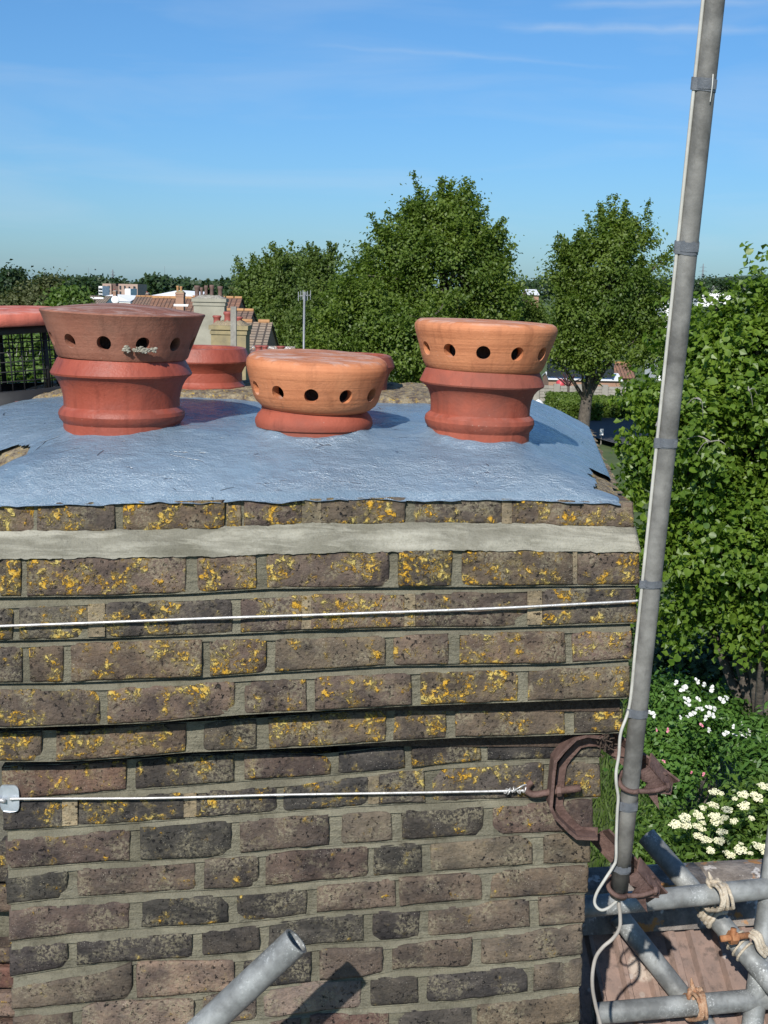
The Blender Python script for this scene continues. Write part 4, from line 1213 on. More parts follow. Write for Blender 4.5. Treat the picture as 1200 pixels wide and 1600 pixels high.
def mast():
    th = thing('aerial_mast', MAST_B, 'tall grey metal aerial mast leaning right with grey tape bands, fixed to the stack corner', 'mast')
    top = MAST_B + MAST_DIR * 2.75
    pts = [MAST_B + MAST_DIR * 2.75 * k / 12 for k in range(13)]
    V, Fc = tube_geo(pts, MAST_R, 28, False)
    k = len(V)
    V2, F2 = tube_geo(pts, MAST_R - 0.0018, 28, False)
    V += V2; Fc += [tuple(reversed([i + k for i in f])) for f in F2]
    n = 28
    Fc += [(a, k + a, k + (a + 1) % n, (a + 1) % n) for a in range(n)]
    l = 12 * n
    Fc += [(l + (a + 1) % n, k + l + (a + 1) % n, k + l + a, l + a) for a in range(n)]
    ob('pole', V, Fc, 'mast_metal', th, True)
    side = np.cross(MAST_DIR, np.array([0, 1.0, 0])); side /= np.linalg.norm(side)
    if side[0] > 0: side = -side
    fwd = np.cross(side, MAST_DIR); fwd /= np.linalg.norm(fwd)
    if fwd[1] > 0: fwd = -fwd
    off = side * (MAST_R + 0.0018) + fwd * 0.006
    for (py, hgt) in ((133, 0.019), (386, 0.020), (691, 0.017), (910, 0.014), (1112, 0.017), (1256, 0.019), (1353, 0.014)):
        c = mast_at(py)
        V = []; nn = 40; rr = random.Random(py)
        for lay in range(2):
            for q in range(nn):
                a = 2 * PI * q / nn
                v = side * math.cos(a) + fwd * math.sin(a)
                r = MAST_R + 0.0010
                # bulge over the cable
                d = math.acos(max(-1, min(1, float(np.dot(v, off / np.linalg.norm(off))))))
                r += 0.0078 * math.exp(-(d / 0.22) ** 2) if py < 1300 or True else 0
                z = (lay - 0.5) * hgt + 0.0016 * math.sin(a * 1.0 + py) + 0.0008 * nz(a * 2, py)
                V.append(c + v * r + MAST_DIR * z)
        Fc = [(q, (q + 1) % nn, nn + (q + 1) % nn, nn + q) for q in range(nn)]
        ob('tape_band', V, Fc, 'tape', th, True)
        # a lifted second turn
        V = []
        for lay in range(2):
            for q in range(14):
                a = rad(20) + rad(120) * q / 13
                v = side * math.cos(a) + fwd * math.sin(a)
                V.append(c + v * (MAST_R + 0.0020 + 0.0015 * (q > 11)) + MAST_DIR * ((lay - 0.5) * hgt * 0.8 + hgt * 0.10 + 0.002 * rr.uniform(-1, 1) * (lay == 1)))
        Fc = [(q, q + 1, 14 + q + 1, 14 + q) for q in range(13)]
        ob('tape_end', V, Fc, 'tape', th, True)
    # torn wisp of tape at the top band
    c = mast_at(133) + fwd * (MAST_R + 0.003) - side * 0.006
    pts = spline([c + MAST_DIR * 0.016, c + fwd * 0.003, c - MAST_DIR * 0.012 + fwd * 0.002, c - MAST_DIR * 0.024], 4)
    V, Fc = tube_geo(pts, [0.0008] * len(pts), 5); ob('tape_shred', V, Fc, 'petal_white', th)
    # white cable down the mast
    cpts = []
    for py in (-900, -500, -200, 0, 130, 260, 386, 540, 691, 800, 910, 1010, 1100):
        if py < -20: base = MAST_B + MAST_DIR * (1.75 + (-py) / 900.0)
        else: base = mast_at(py)
        cpts.append(base + off)
    for px, py, dd in ((970, 1145, -0.02), (967, 1180, -0.02), (963, 1204, -0.022), (963, 1224, -0.024), (966, 1246, -0.022), (964.5, 1270, -0.02), (963, 1310, -0.02), (962.5, 1342, -0.02), (958, 1354, -0.022), (944, 1376, -0.028), (933, 1394, -0.03), (929, 1408, -0.03), (932, 1417, -0.03), (940, 1422, -0.028), (950, 1419, -0.022), (959, 1412, -0.012), (965, 1405, -0.004), (966, 1396, 0.0)):
        mp = mast_at(min(py, 1400))
        cpts.append(P(px, py, mp[1] + dd))
    pts = spline(cpts, 6)
    # drop the part above the first pick-up
    V, Fc = tube_geo(pts, 0.0029, 10)
    tagit(ob('aerial_cable', V, Fc, 'cable_white', None, True), 'pale cable taped down the mast, looping left at its foot into the tube', 'cable')
    cp = [P(966.5, 1392, 2.26), P(967, 1412, 2.26), P(969, 1432, 2.26), P(968, 1450, 2.26), P(958, 1466, 2.26), P(942, 1480, 2.26), P(931, 1496, 2.26), P(926, 1520, 2.26), P(926, 1545, 2.26), P(931, 1572, 2.26), P(938, 1600, 2.26), P(944, 1640, 2.26), P(950, 1720, 2.31)]
    V, Fc = tube_geo(spline(cp, 6), 0.0036, 10)
    tagit(ob('aerial_cable', V, Fc, 'cable_grey', None, True), 'greyish cable hanging in an S curve from the foot of the mast', 'cable')


mast()

# ================================================================== scaffold tubes and lashings
TR = 0.02415


def tube_obj(a, b, label, name='scaffold_tube', wall=0.004, bend=0.0):
    a = np.asarray(a, float); b = np.asarray(b, float)
    pts = [a + (b - a) * k / 8 for k in range(9)]
    V, Fc = tube_geo(pts, TR, 32, False); k = len(V); n = 32
    V2, F2 = tube_geo(pts, TR - wall, 32, False)
    V += V2; Fc += [tuple(reversed([i + k for i in f])) for f in F2]
    l = 8 * n
    Fc += [(q, k + q, k + (q + 1) % n, (q + 1) % n) for q in range(n)]
    Fc += [(l + (q + 1) % n, k + l + (q + 1) % n, k + l + q, l + q) for q in range(n)]
    o = ob(name, V, Fc, 'galvanised_steel', None, True)
    try: o.data.set_sharp_from_angle(angle=rad(40))
    except Exception: pass
    return tagit(o, label, 'scaffold tube', 'scaffold tubes')


def Pd(px, py, depth):
    d = ray(px, py); t = depth / float(np.dot(d, _F)); return np.array([0, 0, EYE]) + d * t


tube_obj(P(463, 1470, WALL - 0.32), P(228, 1690, WALL - 0.34), 'grey open-ended scaffold tube slanting in front of the brick wall at the bottom')
S_C = (Pd(900, 1418, 2.90), Pd(1210, 1387, 2.96))
S_E = (Pd(928, 1584, 2.91), Pd(1235, 1557, 2.95))
S_B = (Pd(1010, 1306, 3.12), Pd(1262, 1602, 2.86))
S_D = (Pd(966, 1430, 3.06), Pd(1140, 1650, 2.975))
tube_obj(S_C[0], S_C[1], 'upper level scaffold tube running right from behind the mast foot')
tube_obj(S_E[0], S_E[1], 'lower level scaffold tube near the bottom edge, its end beside the brick wall')
tube_obj(S_B[0], S_B[1], 'long diagonal scaffold tube with its open end up against the green bushes')
tube_obj(S_D[0], S_D[1], 'lower diagonal scaffold tube partly in the shade of the stack')
tube_obj(Pd(1231, 1180, 3.00), Pd(1168, 1660, 2.93), 'upright scaffold tube at the right edge of the picture')


def lashing(center, ax1, ax2, n1, mat, label, tail, seed, r=0.0042, wide=0.050):
    """rope turns round two crossing tubes plus a knot and a frayed tail"""
    th = thing('rope_lashing', center, label, 'rope', 'rope lashings')
    rr = random.Random(seed)
    for (ax, oth, cnt) in ((ax1, ax2, n1),):
        ax = ax / np.linalg.norm(ax)
        view = center - np.array([0, 0, EYE]); view /= np.linalg.norm(view)
        u = np.cross(ax, view); u /= np.linalg.norm(u); w = np.cross(ax, u)
        for k in range(cnt):
            s = (k - (cnt - 1) / 2) * r * 1.9
            R = TR + r * 0.8
            pts = []
            for q in range(28):
                a = 2 * PI * q / 28
                # stadium round both tubes
                ww = R * math.sin(a); uu = R * math.cos(a)
                ww += 0.024 * (1 if math.sin(a) > 0 else -1) + 0.0
                pts.append(center + u * (uu * (1 + 0.05 * rr.uniform(-1, 1))) + w * (ww) + ax * (s + 0.006 * math.sin(a + k) + rr.uniform(-0.0006, 0.0006)))
            V, Fc = tube_geo(pts, r, 8, False, True); ob('rope_turn', V, Fc, mat, th, True)
    # knot
    kc = center + tail * 0.36
    for k in range(3):
        pts = []
        a0 = rr.uniform(0, 6)
        for q in range(14):
            a = 2 * PI * q / 14
            pts.append(kc + 0.016 * np.array([math.cos(a + a0), 0.5 * math.sin(2 * a + k), math.sin(a + k)]) + np.array([rr.uniform(-1, 1), rr.uniform(-1, 1), rr.uniform(-1, 1)]) * 0.002)
        V, Fc = tube_geo(pts, r * 1.15, 8, False, True); ob('knot_loop', V, Fc, mat, th, True)
    V, Fc = tube_geo(spline([center, center + tail * 0.35 + np.array([0.006, -0.012, 0]), center + tail * 0.7, center + tail], 5), [r * 1.2] * 12 + [r * 0.9, r * 0.7, r * 0.5, r * 0.3], 8)
    ob('rope_tail', V, Fc, mat, th, True)
    return th


def scaffold_extras():
    c = Pd(1122, 1402, 2.93); ax = S_C[1] - S_C[0]
    lashing(c, ax, S_B[1] - S_B[0], 5, 'rope', 'pale cream rope lashing wrapped round the upper level tube where the long diagonal passes', Pd(1107, 1362, 2.95) - c, 3)
    c2 = Pd(1112, 1425, 2.99); ax2 = S_B[1] - S_B[0]
    th = thing('rope_lashing', c2, 'flat pale strap wound round the long diagonal tube just under the upper level tube', 'rope', 'rope lashings')
    a = ax2 / np.linalg.norm(ax2)
    u = np.cross(a, np.array([0, 0, 1.0])); u /= np.linalg.norm(u); w = np.cross(a, u)
    cc = S_B[0] + a * float(np.dot(c2 - S_B[0], a))
    for k in range(4):
        pts = [cc + a * (k * 0.010 - 0.015 + 0.004 * math.sin(q)) + (u * math.cos(2 * PI * q / 20) + w * math.sin(2 * PI * q / 20)) * (TR + 0.003) for q in range(20)]
        V, Fc = tube_geo(pts, 0.0055, 8, False, True); ob('rope_turn', V, Fc, 'rope', th, True)
    c = Pd(1088, 1573, 2.92); ax = S_E[1] - S_E[0]
    lashing(c, ax, S_D[1] - S_D[0], 4, 'rope_rusty', 'rust-stained rope lashing round the lower level tube near the bottom edge', Pd(1080, 1528, 2.93) - c, 11)
    # rusty band clamp with a T bolt on the long diagonal
    a = (S_B[1] - S_B[0]) / np.linalg.norm(S_B[1] - S_B[0])
    c = Pd(1158, 1475, 2.97); cc = S_B[0] + a * float(np.dot(c - S_B[0], a))
    th = thing('band_clamp', cc, 'rusty band clamp with a T-shaped bolt on the long diagonal scaffold tube', 'clamp')
    u = np.cross(a, np.array([0, 0, 1.0])); u /= np.linalg.norm(u); w = np.cross(a, u)
    for s in (-0.014, 0.004, 0.018):
        pts = [cc + a * (s + 0.004 * math.sin(2 * PI * q / 24)) + (u * math.cos(2 * PI * q / 24) + w * math.sin(2 * PI * q / 24)) * (TR + 0.002) for q in range(24)]
        V, Fc = tube_geo(pts, 0.003, 8, False, True); ob('band', V, Fc, 'rope', th, True)
    p0 = Pd(1126, 1467, 2.91); p1 = Pd(1172, 1461, 2.93)
    V, Fc = tube_geo([p0, p0 + (p1 - p0) * 0.3, p1], 0.0075, 10); ob('bolt', V, Fc, 'rust', th, True)
    d = (p1 - p0) / np.linalg.norm(p1 - p0); q0 = p0 + d * 0.030
    V, Fc = tube_geo([q0 - d * 0.007, q0 + d * 0.009], 0.016, 6); ob('nut', V, Fc, 'rust', th)
    V, Fc = tube_geo([q0 + np.array([0, -0.004, -0.012]), q0 + np.array([0, -0.004, 0.024])], 0.007, 8); ob('bolt_head', V, Fc, 'rust', th, True)
    pts = spline([p1, Pd(1184, 1468, 2.91), Pd(1190, 1484, 2.91), Pd(1200, 1495, 2.92)], 5)
    th2 = thing('rope_lashing', p1, 'short dirty rope end hanging beside the rusty band clamp at the right edge', 'rope', 'rope lashings')
    for k in range(3):
        V, Fc = tube_geo([p + np.array([0.006 * (k - 1), 0.003 * k, 0.004 * k]) for p in pts], 0.005, 8); ob('rope_strand', V, Fc, 'rope', th2, True)


scaffold_extras()

# ================================================================== the house roof beside the stack
RYAW = rad(9.0)
RDIR = np.array([math.cos(RYAW), math.sin(RYAW), 0.0])         # along the ridge, to the right
RDOWN_H = np.array([math.sin(RYAW), -math.cos(RYAW), 0.0])     # level direction towards us, down the slope
RP = rad(36)
RDOWN = RDOWN_H * math.cos(RP) + np.array([0, 0, -math.sin(RP)])
RUP = np.cross(RDIR, RDOWN); RUP = RUP if RUP[2] > 0 else -RUP
RIDGE = P(1060, 1388, 3.04)


def build_house():
    base = np.array([0.4, 3.4, 0.0])
    h = thing('house', base, 'house roof below the stack, weathered pinkish brown ribbed tiles with white lichen spots', 'house')
    rot = Matrix(((-RDIR[0], RDOWN[0], RUP[0]), (-RDIR[1], RDOWN[1], RUP[1]), (-RDIR[2], RDOWN[2], RUP[2])))
    # one ribbed concrete tile, x across, y down the slope, z out of the roof
    cross = [(-0.166, 0.017), (-0.150, 0.017), (-0.142, 0.0), (-0.100, 0.0), (-0.093, 0.017), (-0.083, 0.017), (-0.076, 0.0), (-0.034, 0.0), (-0.027, 0.017), (-0.017, 0.017), (-0.010, 0.0),
             (0.034, 0.0), (0.041, 0.017), (0.051, 0.017), (0.058, 0.0), (0.100, 0.0), (0.107, 0.017), (0.117, 0.017), (0.124, 0.0), (0.150, 0.0), (0.156, 0.006), (0.164, 0.006)]
    n = len(cross)

    def tile_mesh(seed):
        V = []; L = 0.40
        for (y, lift) in ((0, 0.0), (L * 0.5, 0.0), (L - 0.012, 0.0), (L, -0.003)):
            for (x, z) in cross: V.append((x, y + (0.0025 * nz(x * 40, seed) if y > L * 0.9 else 0), z + lift))
        k = len(V)
        for (x, z) in cross: V.append((x, L, z - 0.019))
        for (x, z) in cross: V.append((x, 0, -0.013))
        Fc = []
        for r in range(3):
            for i in range(n - 1): Fc.append((r * n + i, (r + 1) * n + i, (r + 1) * n + i + 1, r * n + i + 1))
        for i in range(n - 1): Fc.append((3 * n + i, k + i, k + i + 1, 3 * n + i + 1))
        for i in range(n - 1): Fc.append((k + i, k + n + i, k + n + i + 1, k + i + 1))
        Fc.append((0, n, 2 * n, 3 * n, k, k + n)); Fc.append(tuple(reversed((n - 1, 2 * n - 1, 3 * n - 1, 4 * n - 1, k + n - 1, k + 2 * n - 1))))
        return mesh_of('roof_tile', V, [tuple(reversed(f)) for f in Fc], 'concrete_tile')
    tm = [tile_mesh(s) for s in (1, 2, 3)]
    rr = random.Random(4)
    roof = MB()
    roofo = bpy.data.objects.new('roof', None); attach(roofo, h); roofo.location = RIDGE; roofo['_base'] = tuple(RIDGE)
    gauge = 0.315; pitch = 0.322
    tilt = math.asin(0.020 / 0.40)
    lr = Matrix.Rotation(-tilt, 3, 'X')
    def add_tile(a, b, flip=False):
        pass
    for row in range(9):
        for c in range(-9, 10):
            a = (c + (0.0)) * pitch + 0.10 + rr.uniform(-0.002, 0.002)
            s = row * gauge + 0.02
            p = RIDGE + RDIR * a + RDOWN * s + RUP * 0.018
            # leave out what the stack stands on
            if WALL - 0.1 < p[1] - math.tan(YAW) * p[0] < 3.4 and -1.5 < p[0] < 0.16: continue
            o = bpy.data.objects.new('roof_tile', tm[rr.randrange(3)]); COL.objects.link(o); o.parent = roofo
            o.matrix_parent_inverse = Matrix.Translation(-Vector(RIDGE))
            o.location = p; o.rotation_mode = 'QUATERNION'
            o.rotation_quaternion = (rot @ Matrix.Rotation(tilt, 3, 'X').inverted() @ Matrix.Rotation(rr.uniform(-0.006, 0.006), 3, 'Z')).to_quaternion()
    # deck below the tiles and the far slope
    V = []
    for a in (-3.4, 3.4):
        V += [RIDGE + RDIR * a - RUP * 0.01, RIDGE + RDIR * a + RDOWN * 3.2 - RUP * 0.03]
    bd = -RDOWN_H * math.cos(RP) + np.array([0, 0, -math.sin(RP)])
    for a in (-3.4, 3.4): V.append(RIDGE + RDIR * a + bd * 3.2)
    ob('roof_deck', V, [(0, 1, 3, 2), (0, 2, 5, 4)], 'debris', roofo)
    # ridge tiles, bedded in mortar
    for c in range(-8, 9):
        V = []; Fc = []; nn = 9; R = 0.125
        a0 = c * 0.46 + 0.06; ln = 0.455
        for k in range(5):
            for q in range(nn):
                t = PI * q / (nn - 1)
                r = R * (1 + 0.02 * nz(k + c * 3, q * 0.7))
                V.append(RIDGE + RDIR * (a0 + ln * k / 4) + RDOWN_H * r * math.cos(t) + np.array([0, 0, 1]) * (r * math.sin(t) * 0.78 - 0.045))
        for k in range(4):
            for q in range(nn - 1): Fc.append((k * nn + q, k * nn + q + 1, (k + 1) * nn + q + 1, (k + 1) * nn + q))
        Fc.append(tuple(reversed(range(nn)))); Fc.append(tuple(4 * nn + q for q in range(nn)))
        ob('ridge_tile', V, [tuple(reversed(f)) for f in Fc], 'ridge_stone', roofo, True)
    V = []; Fc = []
    nx = 160
    for i in range(nx + 1):
        a = -3.4 + 6.8 * i / nx
        for (s, u) in ((0.03, 0.065), (0.070, 0.052 + 0.006 * nz(a * 22, 1)), (0.088 + 0.016 * nz(a * 16, 2), 0.022)):
            V.append(RIDGE + RDIR * a + RDOWN * s + RUP * (u + 0.012))
    for i in range(nx):
        for q in range(2): Fc.append((i * 3 + q, i * 3 + q + 1, (i + 1) * 3 + q + 1, (i + 1) * 3 + q))
    ob('ridge_mortar', V, Fc, 'ridge_stone', roofo, True)
    # walls under the roof, down to the garden
    ez = RIDGE - np.array([0, 0, 0.35])
    m = MB()
    Vw = []
    for (a, s) in ((-3.3, 2.3), (3.3, 2.3), (3.3, -2.3), (-3.3, -2.3)):
        p = RIDGE + RDIR * a + RDOWN_H * s
        Vw += [(p[0], p[1], 0.0), (p[0], p[1], RIDGE[2] - 2.3 * math.tan(RP) - 0.05)]
    ob('wall', Vw, [(0, 2, 3, 1), (2, 4, 5, 3), (4, 6, 7, 5), (6, 0, 1, 7)], 'brick_far', h)


build_house()


# ------------------------------------------------------------------ the neighbour's lower stack at the left edge
def side_stack():
    D = 2.42
    th = thing('side_stack', P(-60, 1520, D), 'sliver of older reddish brickwork behind the left corner of the stack', 'chimney')
    seed = 900
    ys = [1330, 1386, 1432, 1482, 1512, 1552, 1596, 1648, 1700]
    for i in range(len(ys) - 1):
        t, b = ys[i], ys[i + 1] - 8
        if i == 2: continue
        seed += 1
        off = 16 if i % 2 else 24
        o = stack_brick(th, D, -170, off + 10, [(-200, t), (30, t)], [(-200, b), (30, b)], PALETTE[('char', 'dusk', 'char', 'dusk', 'red', 'pink', 'rusty', 'dusk')[i]], 0.4, seed, yaw=0)
    m = MB(); c = P(-110, 1700, D + 0.03)
    zt = P(-60, 1330, D)[2]
    m.box((P(-90, 1500, D)[0] - 0.05, D + 0.36, (zt + 4.6) / 2), (0.46, 0.62, zt - 4.6))
    m.build('core', 'pointing_mortar', th)


side_stack()


# ================================================================== vegetation
def leaf_cloud(centers, radii, per, size, rng, aspect=0.55, up=0.5, out=None, droop=0.0, squash=0.75, hexa=False):
    """leaves scattered in clusters; returns face corner array and number of faces"""
    n = len(centers) * per
    c = np.repeat(centers, per, 0); r = np.repeat(radii, per)[:, None]
    off = rng.normal(0, 0.5, (n, 3)); off[:, 2] *= squash
    p = c + off * r
    nrm = rng.normal(0, 0.55, (n, 3)) + np.array([0, 0, up])
    if out is not None: nrm += 0.75 * np.repeat(out, per, 0)
    nrm /= np.linalg.norm(nrm, axis=1)[:, None] + 1e-9
    d = rng.normal(0, 1, (n, 3)); d[:, 2] -= droop
    d -= (d * nrm).sum(1)[:, None] * nrm; d /= np.linalg.norm(d, axis=1)[:, None] + 1e-9
    s = np.cross(nrm, d)
    L = size * rng.uniform(0.65, 1.25, (n, 1)); Wd = L * aspect
    fold = nrm * L * rng.uniform(0.05, 0.22, (n, 1))
    a = p - d * L * 0.5; b = p - d * L * 0.08 + s * Wd * 0.5 + fold; t = p + d * L * 0.5 - nrm * L * 0.08; e = p - d * L * 0.08 - s * Wd * 0.5 + fold
    if not hexa:
        return np.stack([a, b, t, e], 1).reshape(-1, 3), n
    q1 = np.stack([a, b, t, p - d * 0 + nrm * 0], 1)
    mid = p
    q1 = np.stack([a, b, t, mid], 1); q2 = np.stack([a, mid, t, e], 1)
    return np.concatenate([q1, q2], 0).reshape(-1, 3), 2 * n


def crown_points(blobs, n, rng, shell=0.5):
    vol = np.array([b[3] * b[4] * b[5] for b in blobs]) ** (0.72); vol /= vol.sum()
    k = rng.choice(len(blobs), n, p=vol)
    B = np.array(blobs, float)[k]
    d = rng.normal(0, 1, (n, 3)); d /= np.linalg.norm(d, axis=1)[:, None]
    r = shell + (1 - shell) * rng.random((n, 1)) ** 0.6
    # uneven outline
    w = np.array([1 + 0.16 * nz(x * 2.1 + q, y * 2.1, z * 2.1) for (x, y, z), q in zip(d, k)])[:, None]
    return B[:, :3] + d * r * w * B[:, 3:6], d


def tree(name, label, blobs, trunk, leafmat, ncl, per, rc, size, seed, group=None, cat='tree', bark='bark', trunk_r=0.2, limbs=10, shell=0.45, hexa=False, aspect=0.6, up=0.5, droop=0.2, sprigs=0, cname='crown', squash=0.75, parent_label=None):
    rng = np.random.default_rng(seed)
    th = thing(name, trunk, label, cat, group)
    sh = 0.75 * rc
    blobs = [(b[0], b[1], b[2], max(b[3] - sh, b[3] * 0.5), max(b[4] - sh, b[4] * 0.5), max(b[5] - sh, b[5] * 0.5)) for b in blobs]
    cen, out = crown_points(blobs, ncl, rng, shell)
    V, n = leaf_cloud(cen, rng.uniform(0.55, 1.45, ncl) * rc, per, size, rng, aspect, up, out, droop, squash, hexa)
    if sprigs:
        # thin leafy shoots standing out of the top and sides
        k = rng.choice(ncl, sprigs); pts = []
        for i in k:
            if out[i][2] < -0.2: continue
            for t in np.linspace(0.2, 1, 5): pts.append(cen[i] + (out[i] * 0.8 + np.array([0, 0, 0.6])) * rc * 1.2 * t)
        pts = np.array(pts)
        V2, n2 = leaf_cloud(pts, np.full(len(pts), rc * 0.28), max(4, per // 5), size * 0.9, rng, aspect, up, None, droop, 1.0, hexa)
        V = np.concatenate([V, V2]); n += n2
    o = bpy.data.objects.new(cname, quads_mesh(cname, V - np.asarray(trunk, float), n, leafmat)); attach(o, th); o.location = Vector(trunk)
    o['kind'] = 'stuff'
    trunk = np.asarray(trunk, float)
    b0 = blobs[0]; topc = np.array([b0[0], b0[1], b0[2] + b0[5] * 0.35])
    m = MB(); rr = random.Random(seed)
    tp = spline([trunk, trunk + (topc - trunk) * 0.35 + np.array([rr.uniform(-1, 1), rr.uniform(-1, 1), 0]) * trunk_r, trunk + (topc - trunk) * 0.7 + np.array([rr.uniform(-1, 1), rr.uniform(-1, 1), 0]) * trunk_r, topc], 4)
    m.tube(tp, list(np.linspace(trunk_r, trunk_r * 0.18, len(tp))), 10)
    m.build('trunk', bark, th, True)
    if limbs:
        m = MB()
        for k in rng.choice(ncl, min(limbs, ncl), replace=False):
            e = cen[k]; t = rr.uniform(0.3, 0.8); s = tp[int(t * (len(tp) - 1))]
            mid = (s + e) / 2 + np.array([rr.uniform(-1, 1), rr.uniform(-1, 1), rr.uniform(-0.2, 0.8)]) * rc * 0.5
            m.tube(spline([s, mid, e], 4), list(np.linspace(trunk_r * 0.34, trunk_r * 0.06, 9)), 6)
        lo = m.build('limbs', bark, th, True); lo['kind'] = 'stuff'
    return th, cen, out


def blob(px, py, D, rx, rz, ry=None):
    """ellipsoid whose middle is seen at px,py at distance D; rx, rz in photo pixels"""
    p = P(px, py, D); k = D / F * 1.0
    rx *= k; rz *= k
    return (p[0], p[1], p[2], rx, (ry if ry is not None else (rx + rz) / 2), rz)


# big broad tree in the middle
bl = [blob(690, 430, 60, 108, 125), blob(690, 350, 60, 72, 66), blob(590, 500, 58, 85, 95), blob(762, 470, 60, 62, 90), blob(640, 540, 56, 100, 80), blob(735, 545, 59, 90, 75), blob(632, 400, 59, 66, 66), blob(755, 380, 60, 40, 55),
      blob(562, 440, 60, 50, 56), blob(530, 530, 59, 58, 66), blob(548, 480, 59, 50, 60), blob(650, 318, 60, 30, 34), blob(720, 312, 60, 34, 32), blob(800, 480, 61, 26, 40)]
tree('broad_tree', 'largest broad green tree in the middle, its rounded top highest of all', bl, P(680, 640, 60) * np.array([1, 1, 0]), 'leaf_mid', 820, 125, 0.68, 0.175, 11, trunk_r=0.4, limbs=40, sprigs=330)
# right-hand street tree with its trunk showing
bl = [blob(945, 440, 65, 82, 95), blob(955, 375, 65, 56, 52), blob(905, 500, 64, 62, 66), blob(985, 480, 65, 66, 74), blob(925, 545, 64, 72, 48), blob(1005, 365, 65, 32, 36), blob(895, 420, 65, 40, 44), blob(1030, 520, 64, 44, 40), blob(1015, 560, 63, 46, 36), blob(868, 430, 65, 26, 26), blob(1030, 410, 65, 20, 34), blob(880, 560, 64, 40, 30)]
tree('street_tree', 'upright green tree with a bare dark trunk beside the blue cement corner', bl, P(908, 690, 65) * np.array([1, 1, 0]) + np.array([0, 0, 0.1]), 'leaf_mid', 440, 112, 0.66, 0.18, 12, trunk_r=0.36, limbs=36, sprigs=260)
# trees left of the big one
bl = [blob(440, 458, 90, 58, 58), blob(452, 424, 90, 40, 40), blob(425, 500, 88, 55, 50), blob(400, 450, 90, 34, 46), blob(470, 520, 86, 45, 50)]
tree('roadside_tree', 'dense mid-distance tree behind the terrace roofs, left of the largest tree', bl, P(445, 560, 90) * np.array([1, 1, 0]), 'leaf_far', 480, 80, 0.85, 0.24, 13, limbs=10, trunk_r=0.4, sprigs=160)
bl = [blob(498, 452, 78, 32, 52), blob(490, 500, 77, 34, 60), blob(512, 414, 78, 22, 28), blob(482, 535, 76, 40, 50), blob(490, 414, 78, 22, 26)]
tree('wispy_tree', 'looser wispy-topped tree between the terrace roofs and the largest tree', bl, P(505, 590, 78) * np.array([1, 1, 0]), 'leaf_far', 300, 60, 0.55, 0.19, 14, limbs=18, trunk_r=0.3, sprigs=200)
bl = [blob(382, 462, 140, 20, 24), blob(398, 470, 138, 24, 28)]
tree('roadside_tree', 'pale green tree at the far end of the row, touching the terrace roofs', bl, P(390, 500, 140) * np.array([1, 1, 0]), 'leaf_olive', 150, 30, 1.0, 0.5, 15, limbs=0)
# left background trees
bl = [blob(12, 448, 120, 26, 26), blob(22, 435, 120, 16, 15), blob(-12, 460, 120, 34, 30)]
tree('dark_tree', 'dark round-topped tree at the left edge against the sky', bl, P(10, 520, 120) * np.array([1, 1, 0]), 'leaf_dark', 260, 40, 1.0, 0.42, 16, limbs=0, trunk_r=0.4)
bl = [blob(70, 470, 100, 56, 26), blob(40, 485, 98, 50, 24), blob(75, 448, 100, 26, 16), blob(20, 490, 98, 40, 24)]
tree('olive_tree', 'wide brownish olive tree above the red lid of the bird guard', bl, P(60, 530, 100) * np.array([1, 1, 0]), 'leaf_olive', 330, 70, 0.95, 0.28, 17, limbs=0, trunk_r=0.3)
bl = [blob(108, 468, 92, 30, 18), blob(118, 482, 92, 34, 18), blob(95, 492, 90, 40, 18)]
tree('bright_bush', 'brighter green bush just left of the far white roofs', bl, P(110, 530, 92) * np.array([1, 1, 0]), 'leaf_bright', 220, 40, 0.8, 0.34, 18, limbs=0, trunk_r=0.25)
# shrubs behind the wire mesh
bl = [blob(40, 590, 42, 90, 34), blob(90, 575, 44, 60, 34), blob(-30, 570, 46, 60, 40), blob(60, 545, 60, 90, 30)]
tree('garden_shrub', 'garden shrubs and pale stems seen through the wire mesh of the bird guard', bl, P(40, 650, 44) * np.array([1, 1, 0]), 'leaf_bright', 300, 30, 0.5, 0.24, 19, cat='shrub', limbs=34, trunk_r=0.10, bark='bark_pale', cname='foliage')
# tall shrub mass at the bottom right of the big tree
bl = [blob(826, 492, 64, 26, 34), blob(800, 560, 62, 44, 40), blob(830, 520, 66, 30, 50), blob(790, 520, 62, 30, 40)]
tree('hedgerow_tree', 'small bushy tree between the largest tree and the street tree, above the right cowl', bl, P(810, 620, 64) * np.array([1, 1, 0]), 'leaf_far', 240, 66, 0.6, 0.19, 20, limbs=6)


